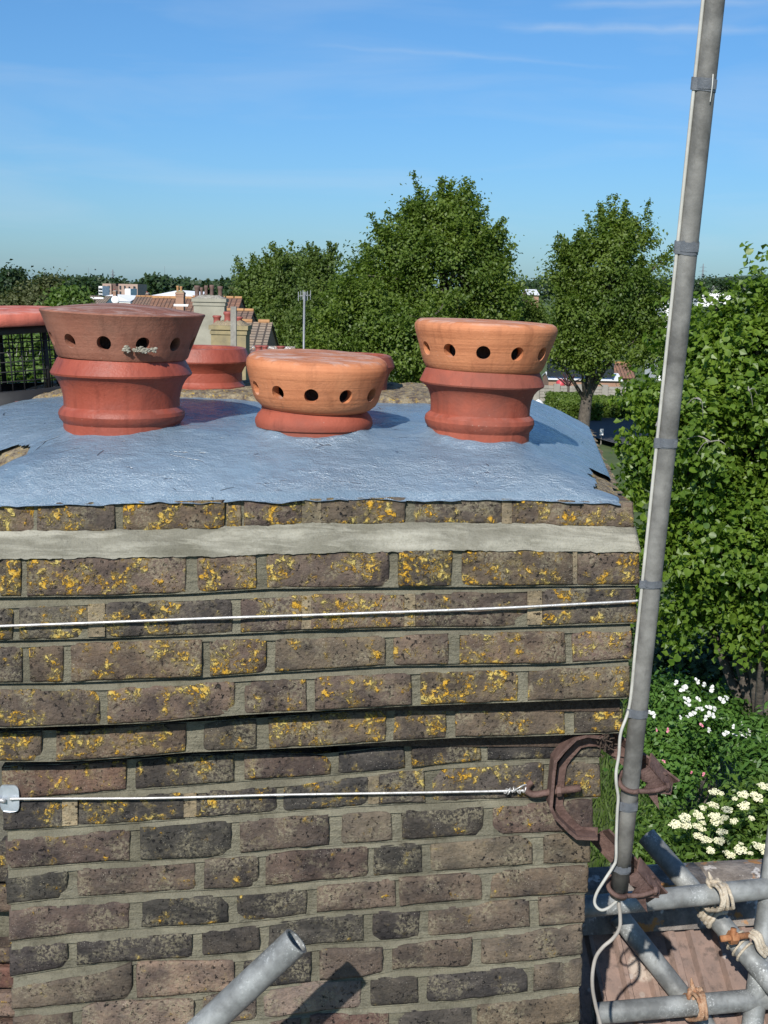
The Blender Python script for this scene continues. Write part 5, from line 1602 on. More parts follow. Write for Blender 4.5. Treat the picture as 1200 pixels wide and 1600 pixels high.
def lime():
    rng = np.random.default_rng(31)
    D = 15.0
    bl = [blob(1190, 640, 15.5, 190, 180), blob(1160, 560, 15.3, 110, 90), blob(1205, 470, 15.6, 62, 62), blob(1090, 700, 14.8, 110, 130), blob(1110, 850, 14.8, 105, 130), blob(1200, 880, 14.6, 150, 150), blob(1030, 640, 15.0, 62, 60), blob(1010, 740, 15.2, 50, 50),
          blob(1190, 1010, 14.4, 90, 60), blob(1070, 960, 14.9, 70, 60), blob(1120, 480, 15.6, 52, 34), blob(1075, 540, 15.4, 56, 60), blob(1290, 700, 15.2, 150, 260), blob(1195, 410, 15.6, 16, 26), blob(1080, 470, 15.6, 26, 26), blob(1060, 1010, 15.0, 40, 36), blob(1000, 690, 15.0, 44, 36), blob(990, 770, 15.0, 50, 56), blob(1000, 860, 15.0, 56, 60), blob(1005, 610, 15.2, 48, 44), blob(1010, 950, 15.0, 50, 50)]
    base = np.array([P(1260, 900, 15.2)[0], 15.2, 0.0])
    th, cen, out = tree('lime_tree', 'nearest leafy lime tree filling the right edge with broad yellow-green leaves', bl, base, 'leaf_lime', 1350, 46, 0.25, 0.088, 31, trunk_r=0.24, limbs=60, shell=0.5, hexa=True, aspect=0.82, up=0.55, droop=0.9, sprigs=120, squash=0.6)
    # bare twigs that catch the light
    m = MB(); rr = random.Random(3)
    for (px, py) in ((1095, 625), (1110, 690), (1025, 665), (1170, 610)):
        p = P(px, py, 13.9)
        for k in range(3):
            q = p + np.array([rr.uniform(-0.25, 0.25), 0.1, rr.uniform(-0.22, 0.05)])
            m.tube(spline([p, (p + q) / 2 + np.array([0, 0, 0.05]), q], 3), [0.008, 0.007, 0.006, 0.005, 0.004, 0.003, 0.002], 5)
    o = m.build('twig', 'timber_grey', th, True); o['kind'] = 'stuff'
    # the leaves that show largest, one by one
    rng = np.random.default_rng(5)
    front = [i for i in range(len(cen)) if out[i][1] < -0.25 and out[i][2] > -0.5]
    sh = [(0, -0.5, 0), (0.34, -0.32, 0.03), (0.45, -0.02, 0.07), (0.28, 0.3, 0.04), (0, 0.55, -0.04), (-0.28, 0.3, 0.04), (-0.45, -0.02, 0.07), (-0.34, -0.32, 0.03), (0, 0.0, 0.0)]
    Fm = [(8, 0, 1), (8, 1, 2), (8, 2, 3), (8, 3, 4), (8, 4, 5), (8, 5, 6), (8, 6, 7), (8, 7, 0)]
    lm = mesh_of('leaf', sh, Fm, 'leaf_lime', True)
    for k in range(260):
        i = front[int(rng.integers(len(front)))]
        p = cen[i] + out[i] * rng.uniform(0.10, 0.26) + rng.normal(0, 0.10, 3)
        o = bpy.data.objects.new('leaf', lm); attach(o, th)
        o.location = Vector(p); s = rng.uniform(0.085, 0.125); o.scale = (s, s, s)
        nrm = Vector(out[i] * 0.6 + np.array([0, -0.2, 0.7]) + rng.normal(0, 0.35, 3)).normalized()
        q = nrm.to_track_quat('Z', 'Y'); o.rotation_mode = 'QUATERNION'
        o.rotation_quaternion = q @ Matrix.Rotation(rng.uniform(0, 6.28), 3, 'Z').to_quaternion()


lime()


# ------------------------------------------------------------------ rose bush, elder and lawn below the lime tree
def flower_mesh(name, mat, seed, petals=14):
    rr = random.Random(seed); V = []; Fc = []
    for k in range(petals):
        ring = k % 3; a = 2 * PI * k / petals * 2.4 + rr.uniform(-0.2, 0.2); el = (0.15, 0.6, 1.1)[ring]; r = (1.0, 0.72, 0.4)[ring]
        c = Vector((math.cos(a) * math.cos(el) * r, math.sin(a) * math.cos(el) * r, math.sin(el) * 0.8)); t = Vector((-math.sin(a), math.cos(a), 0)) * 0.42 * r
        b = len(V); V += [Vector((0, 0, 0.05)), c * 0.62 + t, c * 1.05 + t * 0.3, c * 1.05 - t * 0.3, c * 0.62 - t]
        Fc.append((b, b + 1, b + 2, b + 3, b + 4))
    return mesh_of(name, V, Fc, mat)


def garden():
    Z = 0.2
    # rose bush
    bl = [blob(1060, 1150, 14.3, 80, 60), blob(1110, 1120, 14.8, 70, 40), blob(1050, 1090, 15.3, 70, 40), blob(1040, 1210, 13.8, 56, 55), blob(1090, 1190, 14.2, 40, 36), blob(1140, 1150, 15.0, 36, 30), blob(1150, 1105, 15.6, 44, 40), blob(1000, 1180, 14.2, 40, 50)]
    base = np.array([P(1070, 1200, 14.4)[0], 14.4, 0.1])
    th, cen, out = tree('rose_bush', 'large rose bush with white and a few pink flowers beyond the mast', bl, base, 'leaf_rose', 520, 40, 0.20, 0.075, 41, cat='rose bush', limbs=30, trunk_r=0.06, aspect=0.6, up=0.7, cname='foliage', droop=0.1)
    wm = [flower_mesh('white_rose', 'petal_white', s) for s in (1, 2)]; pm = flower_mesh('pink_rose', 'petal_pink', 5)
    W_ = [(440, 180), (545, 120), (380, 135), (165, 370), (205, 385), (470, 400), (510, 375), (545, 340), (610, 410), (655, 385), (635, 325), (680, 340), (465, 265), (555, 262), (470, 300), (740, 270), (775, 255), (635, 505), (770, 530), (840, 540), (950, 510), (935, 550), (890, 535), (415, 405), (660, 180), (900, 450), (830, 475), (600, 150), (630, 395), (575, 340)]
    K_ = [(580, 465), (230, 505), (315, 505), (285, 750), (500, 835), (595, 850), (310, 905), (165, 740)]
    rr = random.Random(2)
    for (lst, kind) in ((W_, 'white_rose'), (K_, 'pink_rose')):
        for i, (zx, zy) in enumerate(lst):
            px, py = 980 + zx * 0.2, 1040 + zy * 0.2
            D = 12.4 if py > 1160 else 12.9
            o = bpy.data.objects.new(kind, wm[i % 2] if kind == 'white_rose' else pm); attach(o, th)
            o.location = Vector(P(px, py, D)); s = rr.uniform(0.024, 0.040) if (i % 3 or kind == 'pink_rose') else rr.uniform(0.038, 0.050)
            if kind == 'pink_rose': s *= 0.75
            o.scale = (s, s, s); o.rotation_mode = 'ZYX'; o.rotation_euler = (rr.uniform(0.3, 1.2), rr.uniform(-0.4, 0.4), rr.uniform(0, 6))
    # elder
    bl = [blob(1170, 1290, 9.2, 90, 48), blob(1120, 1330, 8.9, 80, 40), blob(1190, 1250, 9.5, 56, 36), blob(1240, 1300, 9.2, 80, 80), blob(1070, 1350, 8.9, 60, 30), blob(1150, 1370, 8.7, 90, 40), blob(1100, 1290, 9.3, 44, 26)]
    base = np.array([P(1180, 1300, 9.2)[0], 9.2, 0.1])
    th, cen, out = tree('elder_bush', 'elder bush with flat cream flower heads just beyond the roof ridge', bl, base, 'leaf_elder', 420, 34, 0.17, 0.085, 42, cat='elder bush', limbs=24, trunk_r=0.07, aspect=0.36, up=0.6, cname='foliage', droop=0.5)

    def umbel(seed):
        rr = random.Random(seed); V = []; Fc = []
        lobes = [(0, 0, 0.36)] + [(0.48 * math.cos(a + rr.uniform(-.3, .3)), 0.48 * math.sin(a + rr.uniform(-.3, .3)), rr.uniform(0.28, 0.40)) for a in np.linspace(0, 2 * PI, 6)[:-1]]
        for (lx, ly, lr) in lobes:
            for k in range(48):
                r = lr * math.sqrt(rr.random()); a = rr.uniform(0, 2 * PI)
                c = Vector((lx + r * math.cos(a), ly + r * math.sin(a), 0.10 * (1 - (r / lr) ** 2) - 0.10 * (lx * lx + ly * ly) + rr.uniform(-0.03, 0.03)))
                n = Vector((rr.gauss(0, 0.35), rr.gauss(0, 0.35), 1)).normalized(); u = n.orthogonal().normalized(); w = n.cross(u); b = len(V); s = rr.uniform(0.05, 0.085)
                for q in range(5):
                    t = 2 * PI * q / 5 + k; V.append(c + (u * math.cos(t) + w * math.sin(t)) * s)
                Fc.append(tuple(b + q for q in range(5)))
        return mesh_of('flower_head', V, Fc, 'petal_cream')
    um = [umbel(s) for s in (1, 2, 3)]
    E_ = [(680, 985), (735, 998), (910, 1008), (1010, 1025), (915, 1095), (670, 1088), (780, 1125), (590, 1110), (560, 1168), (450, 1185), (375, 1240), (455, 1240), (560, 1262), (685, 1175), (760, 1190), (835, 1215), (740, 1300), (725, 1370), (565, 1335), (620, 1365), (650, 1440), (885, 1440), (800, 1475), (1030, 1410), (1080, 1440), (1065, 940), (970, 1190), (840, 1040), (890, 1390), (960, 1465), (700, 1215), (590, 1225)]
    SZ = {(735, 998): .5, (760, 1190): .6, (835, 1215): .7, (970, 1190): .5, (840, 1040): .45, (890, 1390): .5, (960, 1465): .5, (590, 1110): .6, (650, 1440): .7, (590, 1225): .6}
    for i, e in enumerate(E_):
        px, py = 980 + e[0] * 0.2, 1040 + e[1] * 0.2
        o = bpy.data.objects.new('flower_head', um[i % 3]); attach(o, th)
        o.location = Vector(P(px, py, 8.55)); s = 0.060 * SZ.get(e, 1.0) * rr.uniform(0.85, 1.1)
        o.scale = (s, s, s); o.rotation_mode = 'ZYX'; o.rotation_euler = (rr.uniform(0.1, 0.5), rr.uniform(-0.25, 0.25), rr.uniform(0, 6))
    # long-leaved plants between elder and lime
    rng = np.random.default_rng(44)
    bl = [blob(1185, 1190, 12.0, 36, 34), blob(1200, 1150, 13.0, 40, 30)]
    tree('leafy_shrub', 'green shrub with narrow leaves at the right edge under the lime tree', bl, np.array([P(1190, 1200, 12)[0], 12.0, 0.1]), 'leaf_rose', 120, 30, 0.2, 0.11, 45, cat='shrub', limbs=8, trunk_r=0.05, aspect=0.3, cname='foliage', up=0.5)
    bl = [blob(1030, 1290, 11.5, 60, 24), blob(1060, 1330, 10.5, 60, 30), blob(990, 1330, 10.5, 40, 30)]
    tree('low_shrub', 'low tangled green shrub behind the open end of the diagonal scaffold tube', bl, np.array([P(1040, 1310, 11)[0], 11.0, 0.1]), 'leaf_elder', 150, 30, 0.2, 0.09, 46, cat='shrub', limbs=8, trunk_r=0.05, aspect=0.3, cname='foliage', up=0.5)
    # lawn blades
    n = 16000
    x = rng.uniform(2.2, 8.0, n); y = rng.uniform(9.5, 26, n); p = np.stack([x, y, np.full(n, 0.02)], 1)
    d = rng.normal(0, 0.35, (n, 3)); d[:, 2] = 1; h = rng.uniform(0.12, 0.34, (n, 1)); s = rng.normal(0, 1, (n, 3)); s[:, 2] = 0; s /= np.linalg.norm(s, axis=1)[:, None]
    w = 0.016
    V = np.stack([p - s * w, p + s * w, p + d * h + s * w * 0.3, p + d * h - s * w * 0.3], 1).reshape(-1, 3)
    o = bpy.data.objects.new('grass', quads_mesh('grass', V, n, 'grass_blade')); COL.objects.link(o)
    tagit(o, 'long uncut grass in the garden beyond the house roof', 'grass', kind='stuff')
    # bare soil patch
    c = PZ(1160, 1222, 0.04)
    V = [(c[0], c[1], 0.05)] + [(c[0] + 1.6 * math.cos(a) * (1 + 0.2 * nz(a, 2)), c[1] + 1.3 * math.sin(a) * (1 + 0.2 * nz(a, 5)), 0.05) for a in np.linspace(0, 2 * PI, 17)[:-1]]
    o = ob('soil', V, [(0, k, k % 16 + 1) for k in range(1, 17)], 'soil'); o['kind'] = 'structure'
    # dark shrubbery behind, in the shade of the lime
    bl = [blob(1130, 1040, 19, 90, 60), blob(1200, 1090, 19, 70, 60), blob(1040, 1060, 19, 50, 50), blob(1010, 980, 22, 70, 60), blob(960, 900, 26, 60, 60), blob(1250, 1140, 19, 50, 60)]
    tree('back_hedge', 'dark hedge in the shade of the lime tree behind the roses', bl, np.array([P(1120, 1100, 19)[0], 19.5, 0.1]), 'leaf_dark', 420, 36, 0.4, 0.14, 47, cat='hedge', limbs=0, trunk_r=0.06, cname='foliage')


garden()


# ================================================================== far buildings
def uvquad(name, p, mat, parent, thick=0.08):
    """slab roof p0 p1 (eaves) p2 p3 (ridge) with metric UVs"""
    p = [np.asarray(v, float) for v in p]
    n = np.cross(p[1] - p[0], p[3] - p[0]); n /= np.linalg.norm(n)
    if n[2] < 0: n = -n
    V = p + [v - n * thick for v in p]
    Fc = [(0, 1, 2, 3), (7, 6, 5, 4), (0, 4, 5, 1), (1, 5, 6, 2), (2, 6, 7, 3), (3, 7, 4, 0)]
    o = ob(name, V, Fc, mat, parent)
    me = o.data; uv = me.uv_layers.new(name='UVMap')
    e1 = (p[1] - p[0]) / np.linalg.norm(p[1] - p[0]); e2 = np.cross(n, e1)
    c = np.array(o.location)
    for poly in me.polygons:
        for li in poly.loop_indices:
            v = np.array(me.vertices[me.loops[li].vertex_index].co) + c - p[0]
            uv.data[li].uv = (float(np.dot(v, e1)), float(np.dot(v, e2)))
    return o


def brow(D, x0, x1, yr, ye, label, roofmat, wallmat, depth=3.2, name='terrace_house', ridgemat='ridge_orange', windows=(), group=None, gable=True, rtiles=True):
    """a gabled house whose near slope shows between ridge row yr and eaves row ye (photo pixels)"""
    a = P(x0, yr, D + depth); b = P(x1, yr, D + depth); zr = (a[2] + b[2]) / 2
    k = D / (D + depth)
    xa, xb = a[0], b[0]
    ze = P((x0 + x1) / 2, ye, D)[2]
    th = thing(name, ((xa + xb) / 2, D + depth, 0.0), label, 'house', group)
    uvquad('roof', [(xa, D, ze), (xb, D, ze), (xb, D + depth, zr), (xa, D + depth, zr)], roofmat, th)
    uvquad('roof', [(xb, D + 2 * depth, ze), (xa, D + 2 * depth, ze), (xa, D + depth, zr - 0.004), (xb, D + depth, zr - 0.004)], roofmat, th)
    y0, y1 = D + 0.25, D + 2 * depth - 0.25
    V = [(xa + .06, y0, 0), (xb - .06, y0, 0), (xb - .06, y1, 0), (xa + .06, y1, 0), (xa + .06, y0, ze), (xb - .06, y0, ze), (xb - .06, y1, ze), (xa + .06, y1, ze), (xa + .06, D + depth, zr - .15), (xb - .06, D + depth, zr - .15)]
    ob('wall', V, [(0, 1, 5, 4), (1, 2, 6, 9, 5), (2, 3, 7, 6), (3, 0, 4, 8, 7)], wallmat, th)
    if rtiles:
        L = 0.45; m = max(1, int((xb - xa) / L)); me = None
        for q in range(m):
            if me is None:
                V, Fc = tube_geo([(-L * 0.47, 0, 0), (L * 0.47, 0, 0)], 0.085, 8); me = mesh_of('ridge_tile', V, Fc, ridgemat)
            o = bpy.data.objects.new('ridge_tile', me); attach(o, th); o.location = (xa + (q + 0.5) * (xb - xa) / m, D + depth, zr + 0.02)
    for (wx, wy, ww, wh) in windows:
        c = P(wx, wy, D + 0.2); s = D / F
        mb = MB().box((c[0], c[1] - 0.0, c[2]), (ww * s, 0.10, wh * s)); f = mb.build('window', 'white_wall', th)
        mb = MB().box((c[0], c[1] - 0.045, c[2]), (ww * s * 0.78, 0.04, wh * s * 0.78)); mb.build('pane', 'window_dark', f)
    return th, (xa, xb, zr, ze)


def far_pot(th, x, y, z, r, h, mat):
    V, Fc = lathe([(r * 0.95, 0), (r * 0.9, h * 0.12), (r * 0.82, h * 0.2), (r * 0.85, h * 0.7), (r * 1.08, h * 0.8), (r * 1.08, h * 0.92), (r * 0.95, h), (r * 0.7, h), (r * 0.66, h * 0.5)], 14, origin=(x, y, z))
    o = ob('chimney_pot', V, Fc, mat, th, True); return o


def far_chimney(D, x0, x1, ytop, ybot, label, mat, pots, capmat='grey_mortar', depth=0.9, pmat='pot_red', bands=True, toplump=3):
    a = P(x0, ytop, D); b = P(x1, ytop, D); zb = P((x0 + x1) / 2, ybot, D)[2]; zt = a[2]
    cx = (a[0] + b[0]) / 2; w = b[0] - a[0]
    th = thing('far_chimney', (cx, D + depth / 2, zb - 1.2), label, 'chimney')
    m = MB().box((cx, D + depth / 2, (zt + zb) / 2 - 0.6), (w * 0.94, depth, zt - zb + 1.2)); m.build('body', mat, th)
    if bands:
        for k, (s, hh) in enumerate(((1.06, 0.12), (1.0, 0.10))):
            m = MB().box((cx, D + depth / 2, zt - 0.06 - 0.14 * k), (w * s, depth * s + 0.06, hh)); m.build('cap_course', mat, th)
    # rough mortar bed on top
    V = []; n = 14
    for j in range(7):
        for i in range(n + 1):
            u = i / n - 0.5; v = j / 6 - 0.5
            e = min(0.5 - abs(u), 0.5 - abs(v)) * 2
            V.append((cx + u * w * 0.98, D + depth / 2 + v * depth, zt + 0.003 + (0.035 + 0.02 * nz(u * 9, v * 9, D)) * toplump * min(1, e * 3)))
    ob('mortar_bed', V, [(j * (n + 1) + i, j * (n + 1) + i + 1, (j + 1) * (n + 1) + i + 1, (j + 1) * (n + 1) + i) for j in range(6) for i in range(n)], capmat, th, True)
    for (px, pt, pw) in pots:
        p = P(px, pt, D + depth / 2); r = pw * (D + depth / 2) / F / 2
        far_pot(th, p[0], p[1], zt + 0.02, r, max(0.15, p[2] - zt), pmat)
    return th


def background():
    # terrace roofs stepping down behind the pots
    brow(74, 300, 379, 465, 492, 'terrace house with an orange-brown tiled roof, highest of the steps behind the rendered chimney', 'roof_orange', 'brick_far', 3.0)
    brow(58, 335, 397, 485, 518, 'terrace house with a reddish tiled roof, second of the steps down to the right', 'roof_brown', 'brick_far', 3.0)
    brow(46, 372, 426, 503, 552, 'terrace house with a grey tiled roof, lowest of the steps before the trees', 'roof_grey', 'brick_far', 3.0)
    brow(48, 292, 346, 492, 560, 'terrace house with a purplish tiled roof under the rendered chimney', 'roof_purple', 'brick_far', 2.8, ridgemat='ridge_stone')
    brow(110, 212, 300, 464, 488, 'far house with a long dull brown roof below the white shed roof', 'roof_brown', 'brick_far', 4)
    brow(96, 238, 303, 466, 490, 'far house with an orange-brown roof just left of the rendered chimney', 'roof_orange', 'brick_far', 3.0)
    brow(38, 392, 462, 546, 566, 'low brown ridge roof right of the yellow brick chimney, in front of the steps', 'roof_purple', 'brick_far', 1.6, ridgemat='ridge_stone')
    # gable verge below the rendered chimney
    brow(150, 128, 175, 462, 474, 'far low grey house left of the apartment block', 'roof_grey', 'white_wall', 4, windows=((150, 476, 6, 5),), rtiles=False)
    far_chimney(46, 301, 352, 466, 502, 'tall grey rendered chimney with a row of clay pots among the terrace roofs', 'render_grey', [(308, 447, 8.5), (315, 450, 5), (322, 447, 6), (331, 446, 7), (344, 448, 8)], pmat='sooty_clay', depth=0.7)
    far_chimney(36, 328, 386, 508, 560, 'shorter yellow brick chimney with three glossy red pots in front of the rendered one', 'brick_yellow', [(339, 494, 13), (356, 488, 13), (373, 496, 12)], capmat='lichen_mortar', depth=1.0, toplump=3)
    far_chimney(80, 274, 287, 457, 472, 'little brick chimney with two orange pots and mossy flashing left of the rendered chimney', 'brick_far', [(277.5, 447, 4.2), (283, 448, 4.2)], capmat='brick_yellow', pmat='ridge_orange', depth=0.7)
    far_chimney(150, 176, 181, 455, 466, 'tiny dark red chimney near the satellite dish', 'brick_far', [(178.5, 452, 3)], depth=1.0)
    far_chimney(130, 227, 232, 459, 466, 'tiny dark chimney against the white shed roof', 'sooty_clay', [(229.5, 456, 3)], depth=1.0)
    far_chimney(30, 398, 420, 552, 562, 'low clay-topped stub chimney right of the steps', 'brick_yellow', [(404, 549, 12), (414, 549, 10)], pmat='pot_red', depth=0.6, toplump=1)
    far_chimney(30, 432, 446, 553, 562, 'second low stub chimney nearest the aerial pole', 'brick_yellow', [(439, 550, 13)], pmat='pot_red', depth=0.6, toplump=1)
    # white soffits and boards
    for (D, x0, x1, y0, y1, lab) in ((76, 272, 303, 475, 479, 'white fascia board under the orange-brown roof left of the rendered chimney'), (140, 133, 162, 464, 467, 'white fascia of the far low house')):
        a = P(x0, y0, D); b = P(x1, y1, D)
        m = MB().box(((a[0] + b[0]) / 2, D, (a[2] + b[2]) / 2), (b[0] - a[0], 0.3, a[2] - b[2])); tagit(m.build('fascia_board', 'white_wall'), lab, 'fascia')
    # satellite dish
    c = P(180, 468, 88)
    th = thing('satellite_dish', c - np.array([0, 0, 0.4]), 'round white satellite dish just above the top of the dark cowl', 'satellite dish')
    V, Fc = lathe([(0.002, 0.0), (0.10, 0.008), (0.22, 0.04), (0.26, 0.06), (0.27, 0.07), (0.22, 0.05), (0.10, 0.02), (0.002, 0.015)], 18); R = Matrix.Rotation(rad(78), 3, 'X') @ Matrix.Rotation(0.2, 3, 'Y')
    V = [tuple(R @ Vector((v[0], v[1], -v[2])) + Vector(c)) for v in V]; ob('dish', V, Fc, 'white_wall', th, True)
    V, Fc = tube_geo([c + np.array([0, 0.1, 0]), c + np.array([0, 0.2, -0.5])], 0.03, 6); ob('mount', V, Fc, 'aerial_metal', th)
    # white industrial roofs
    for (D, x0, x1, yr, ye, lab) in ((190, 238, 322, 456, 466, 'long white shed roof on the skyline left of the rendered chimney'), (210, 140, 218, 462, 470, 'broken line of flat white roofs in front of the apartment block')):
        a = P(x0, yr, D + 8); b = P(x1, yr, D + 8); ze = P(x0, ye, D)[2]
        th = thing('white_shed', ((a[0] + b[0]) / 2, D + 8, 0), lab, 'shed')
        m = a[0] * 0.5 + b[0] * 0.5
        V = [(a[0], D, ze), (b[0], D, ze), (b[0], D + 8, b[2]), (m, D + 8, a[2] + 0.35), (a[0], D + 8, a[2] - 0.5), (a[0], D + 16, ze), (b[0], D + 16, ze)]
        ob('roof', V, [(0, 1, 2, 3, 4), (4, 3, 2, 6, 5)], 'white_roof', th)
        V = [(a[0], D + .2, 0), (b[0], D + .2, 0), (b[0], D + 15.8, 0), (a[0], D + 15.8, 0), (a[0], D + .2, ze), (b[0], D + .2, ze), (b[0], D + 15.8, ze), (a[0], D + 15.8, ze)]
        ob('wall', V, [(0, 1, 5, 4), (1, 2, 6, 5), (2, 3, 7, 6), (3, 0, 4, 7)], 'white_wall', th)
    for i, (x0, x1, y0, y1, lab) in enumerate(((195, 204, 451, 470, 'small bright white block in front of the apartments'), (154, 160, 447, 459, 'dark white-striped building left of the apartments'))):
        a = P(x0, y0, 230); b = P(x1, y1, 230); th = thing('white_block', ((a[0] + b[0]) / 2, 232, 0), lab, 'building')
        MB().box(((a[0] + b[0]) / 2, 233, a[2] / 2), (b[0] - a[0], 6, a[2])).build('wall', 'white_wall', th)
        if i:
            for q in range(3):
                z = a[2] - 0.5 - q * 0.55; MB().box(((a[0] + b[0]) / 2, 229.9, z), (b[0] - a[0] - 0.1, 0.1, 0.28)).build('window', 'window_dark', th)
    # apartment block: two brick wings and a dark stair core
    D = 260; s = D / F
    a = P(160, 443, D); b = P(215, 443, D)
    th = thing('apartment_block', ((a[0] + b[0]) / 2, D, 0), 'flat-roofed pinkish brick apartment block on the left skyline below the pylon', 'building')
    for (x0, x1, yt, nm, mt) in ((160, 174, 443, 'wing', 'apartment_brick'), (185, 215, 443.5, 'wing', 'apartment_brick'), (174, 180, 443, 'stair_core', 'sooty_clay'), (180, 185, 447, 'link', 'leaf_dark' if False else 'sooty_clay')):
        a = P(x0, yt, D); b = P(x1, yt, D)
        MB().box(((a[0] + b[0]) / 2, D + 5, a[2] / 2), (b[0] - a[0] - 0.02, 10 if nm == 'wing' else 9, a[2])).build(nm, mt, th)
    for (x, y, w, h) in ((163, 448, 2.2, 3), (170, 448, 3, 3), (163, 454, 2.2, 3), (170, 454, 3, 3), (188, 449, 2.4, 5), (195, 449, 2.0, 5), (202, 450, 2.0, 4.4), (210, 450, 3, 5), (188, 457, 2.4, 3.5), (210, 457, 3, 3.5)):
        c = P(x, y, D); f = MB().box((c[0], D - 0.05, c[2]), (w * s, 0.3, h * s)).build('window', 'window_dark', th)
    # pylons
    for (px, yb, yt, D, lab) in ((176.5, 456, 421, 700, 'tall grey lattice pylon on the left skyline above the apartments'), (1097.5, 436, 412, 1400, 'faint lattice pylon on the right skyline beside the mast'), (138.5, 450, 418, 900, 'thin distant radio mast on the left skyline'), (257.5, 452, 416, 500, 'thin grey pole rising above the white shed roof')):
        b = P(px, yb, D); t = P(px, yt, D); H = t[2] - b[2]; m = MB(); w0 = H * 0.11 if 'pylon' in lab else H * 0.006
        r = 0.075 * D / 500 if 'pylon' in lab else 0.035 * D / 500
        base = np.array([b[0], b[1], 0.0]); zb = 0.0; H = t[2]
        lv = [0, .25, .45, .62, .76, .88, 1.0]
        wd = lambda f: w0 * (1 - f) ** 1.1 + w0 * 0.10
        if 'pylon' in lab:
            for sx in (-1, 1):
                for sy in (-1, 1): m.tube([base + np.array([sx * wd(f), sy * wd(f), f * H]) for f in lv], r, 5)
            for i in range(len(lv) - 1):
                for sy in (-1, 1):
                    for sx in (-1, 1): m.tube([base + np.array([sx * wd(lv[i]), sy * wd(lv[i]), lv[i] * H]), base + np.array([-sx * wd(lv[i + 1]), sy * wd(lv[i + 1]), lv[i + 1] * H])], r * 0.7, 4)
            for f, l in ((0.70, 0.17), (0.80, 0.21), (0.90, 0.15)):
                for sx in (-1, 1): m.tube([base + np.array([0, 0, f * H + 0.03 * H]), base + np.array([sx * l * H * 0.62, 0, f * H]), base + np.array([0, 0, f * H - 0.01 * H])], r * 0.8, 4)
        else:
            m.tube([base, base + np.array([0, 0, H])], [r * 3, r * 1.4], 6)
        tagit(m.build('lattice_pylon' if 'pylon' in lab else 'radio_mast', 'pylon_steel'), lab, 'pylon' if 'pylon' in lab else 'mast')
    # house aerial on its pole and the timber post
    D = 34; b = P(474, 566, D); t = P(475.5, 456, D)
    th = thing('tv_aerial', (b[0], b[1], 0), 'thin grey pole carrying a small television aerial in front of the trees', 'aerial')
    V, Fc = tube_geo([(b[0], b[1], 0.0), tuple(t)], 0.028, 8); ob('pole', V, Fc, 'aerial_metal', th, True)
    m = MB(); s = D / F
    for k, dx in enumerate((-9, -6, -2, 2, 5, 9)):
        c = t + np.array([dx * s, 0.15 * (k % 2), (-7 + 1.2 * (k % 3)) * s]); m2 = MB(); m2.tube([c + np.array([0, 0, -7 * s]), c + np.array([0, 0, 7 * s])], 0.012, 5); m2.build('element', 'aerial_metal', th)
    m.tube([t + np.array([-10 * s, 0.05, -7 * s]), t + np.array([10 * s, 0.05, -5 * s])], 0.014, 5); m.build('boom', 'aerial_metal', th)
    D = 24; b = P(365, 575, D); t = P(365, 479, D)
    th = thing('timber_post', (b[0], b[1], 0), 'weathered timber post standing in front of the yellow brick chimney', 'post')
    MB().box((b[0], D, t[2] / 2), (0.105, 0.10, t[2])).build('post', 'timber_grey', th)
    # right: white house glimpses
    brow(120, 1024, 1048, 457, 474, 'white house glimpsed between the street tree and the mast', 'white_roof', 'white_wall', 3.5, windows=((1036, 482, 4, 5),), rtiles=False)
    brow(150, 820, 838, 452, 460, 'white-roofed gabled building glimpsed between the largest tree and the street tree', 'white_roof', 'brick_far', 3.5, rtiles=False)
    brow(900, 1088, 1150, 441, 446, 'far row of houses at the foot of the right-hand hill', 'roof_orange', 'white_wall', 6, rtiles=False)
    # outbuilding, block wall and hedge beyond the street tree
    th, _ = brow(104, 852, 966, 582, 593, 'low outbuilding with a white roof behind the block wall', 'white_roof', 'brick_far', 2.2, rtiles=False, name='outbuilding')
    a = P(858, 597, 102.5); b = P(964, 597, 102.5)
    MB().box(((a[0] + b[0]) / 2, 104.15, 2.0), (b[0] - a[0], 0.1, 1.6)).build('eaves_shade', 'window_dark', th)  # dark strip standing in for the shade under the outbuilding eaves
    brow(118, 880, 985, 566, 590, 'house with a bright orange tiled roof behind the white-roofed outbuilding', 'roof_orange', 'brick_far', 3.2)
    D = 93
    a = P(826, 600, D); b = P(1010, 600, D); zt = P(900, 603, D)[2]
    th = thing('block_wall', ((a[0] + b[0]) / 2, D, 0), 'long grey concrete block wall in front of the white-roofed outbuilding', 'wall')
    bw, bh = 0.44, 0.215
    me = {}
    rr = random.Random(6)
    nrow = int(zt / bh)
    for r in range(nrow):
        x = a[0] + (bw / 2 if r % 2 else 0) - 1
        if r < 2: continue
        while x < b[0] and len(th.children) < 290:
            if 'm' not in me: mm = MB().box((0, 0, 0), (bw - 0.02, 0.22, bh - 0.02)); me['m'] = mesh_of('block', mm.V, mm.F, 'block_grey')
            o = bpy.data.objects.new('block', me['m']); attach(o, th); o.location = (x + bw / 2, D + rr.uniform(-0.01, 0.01), bh * (r + 0.5)); x += bw
    MB().box(((a[0] + b[0]) / 2, D + 0.02, zt / 2), (b[0] - a[0] + 2, 0.19, zt - 0.02)).build('joints', 'grey_mortar', th)
    for px in (838, 870, 905, 945, 985):
        p = P(px, 600, D); MB().box((p[0], D - 0.06, zt / 2 + 0.06), (0.44, 0.40, zt + 0.12)).build('pier', 'block_grey', th)
    # hedge: clipped, boxy
    rng = np.random.default_rng(50)
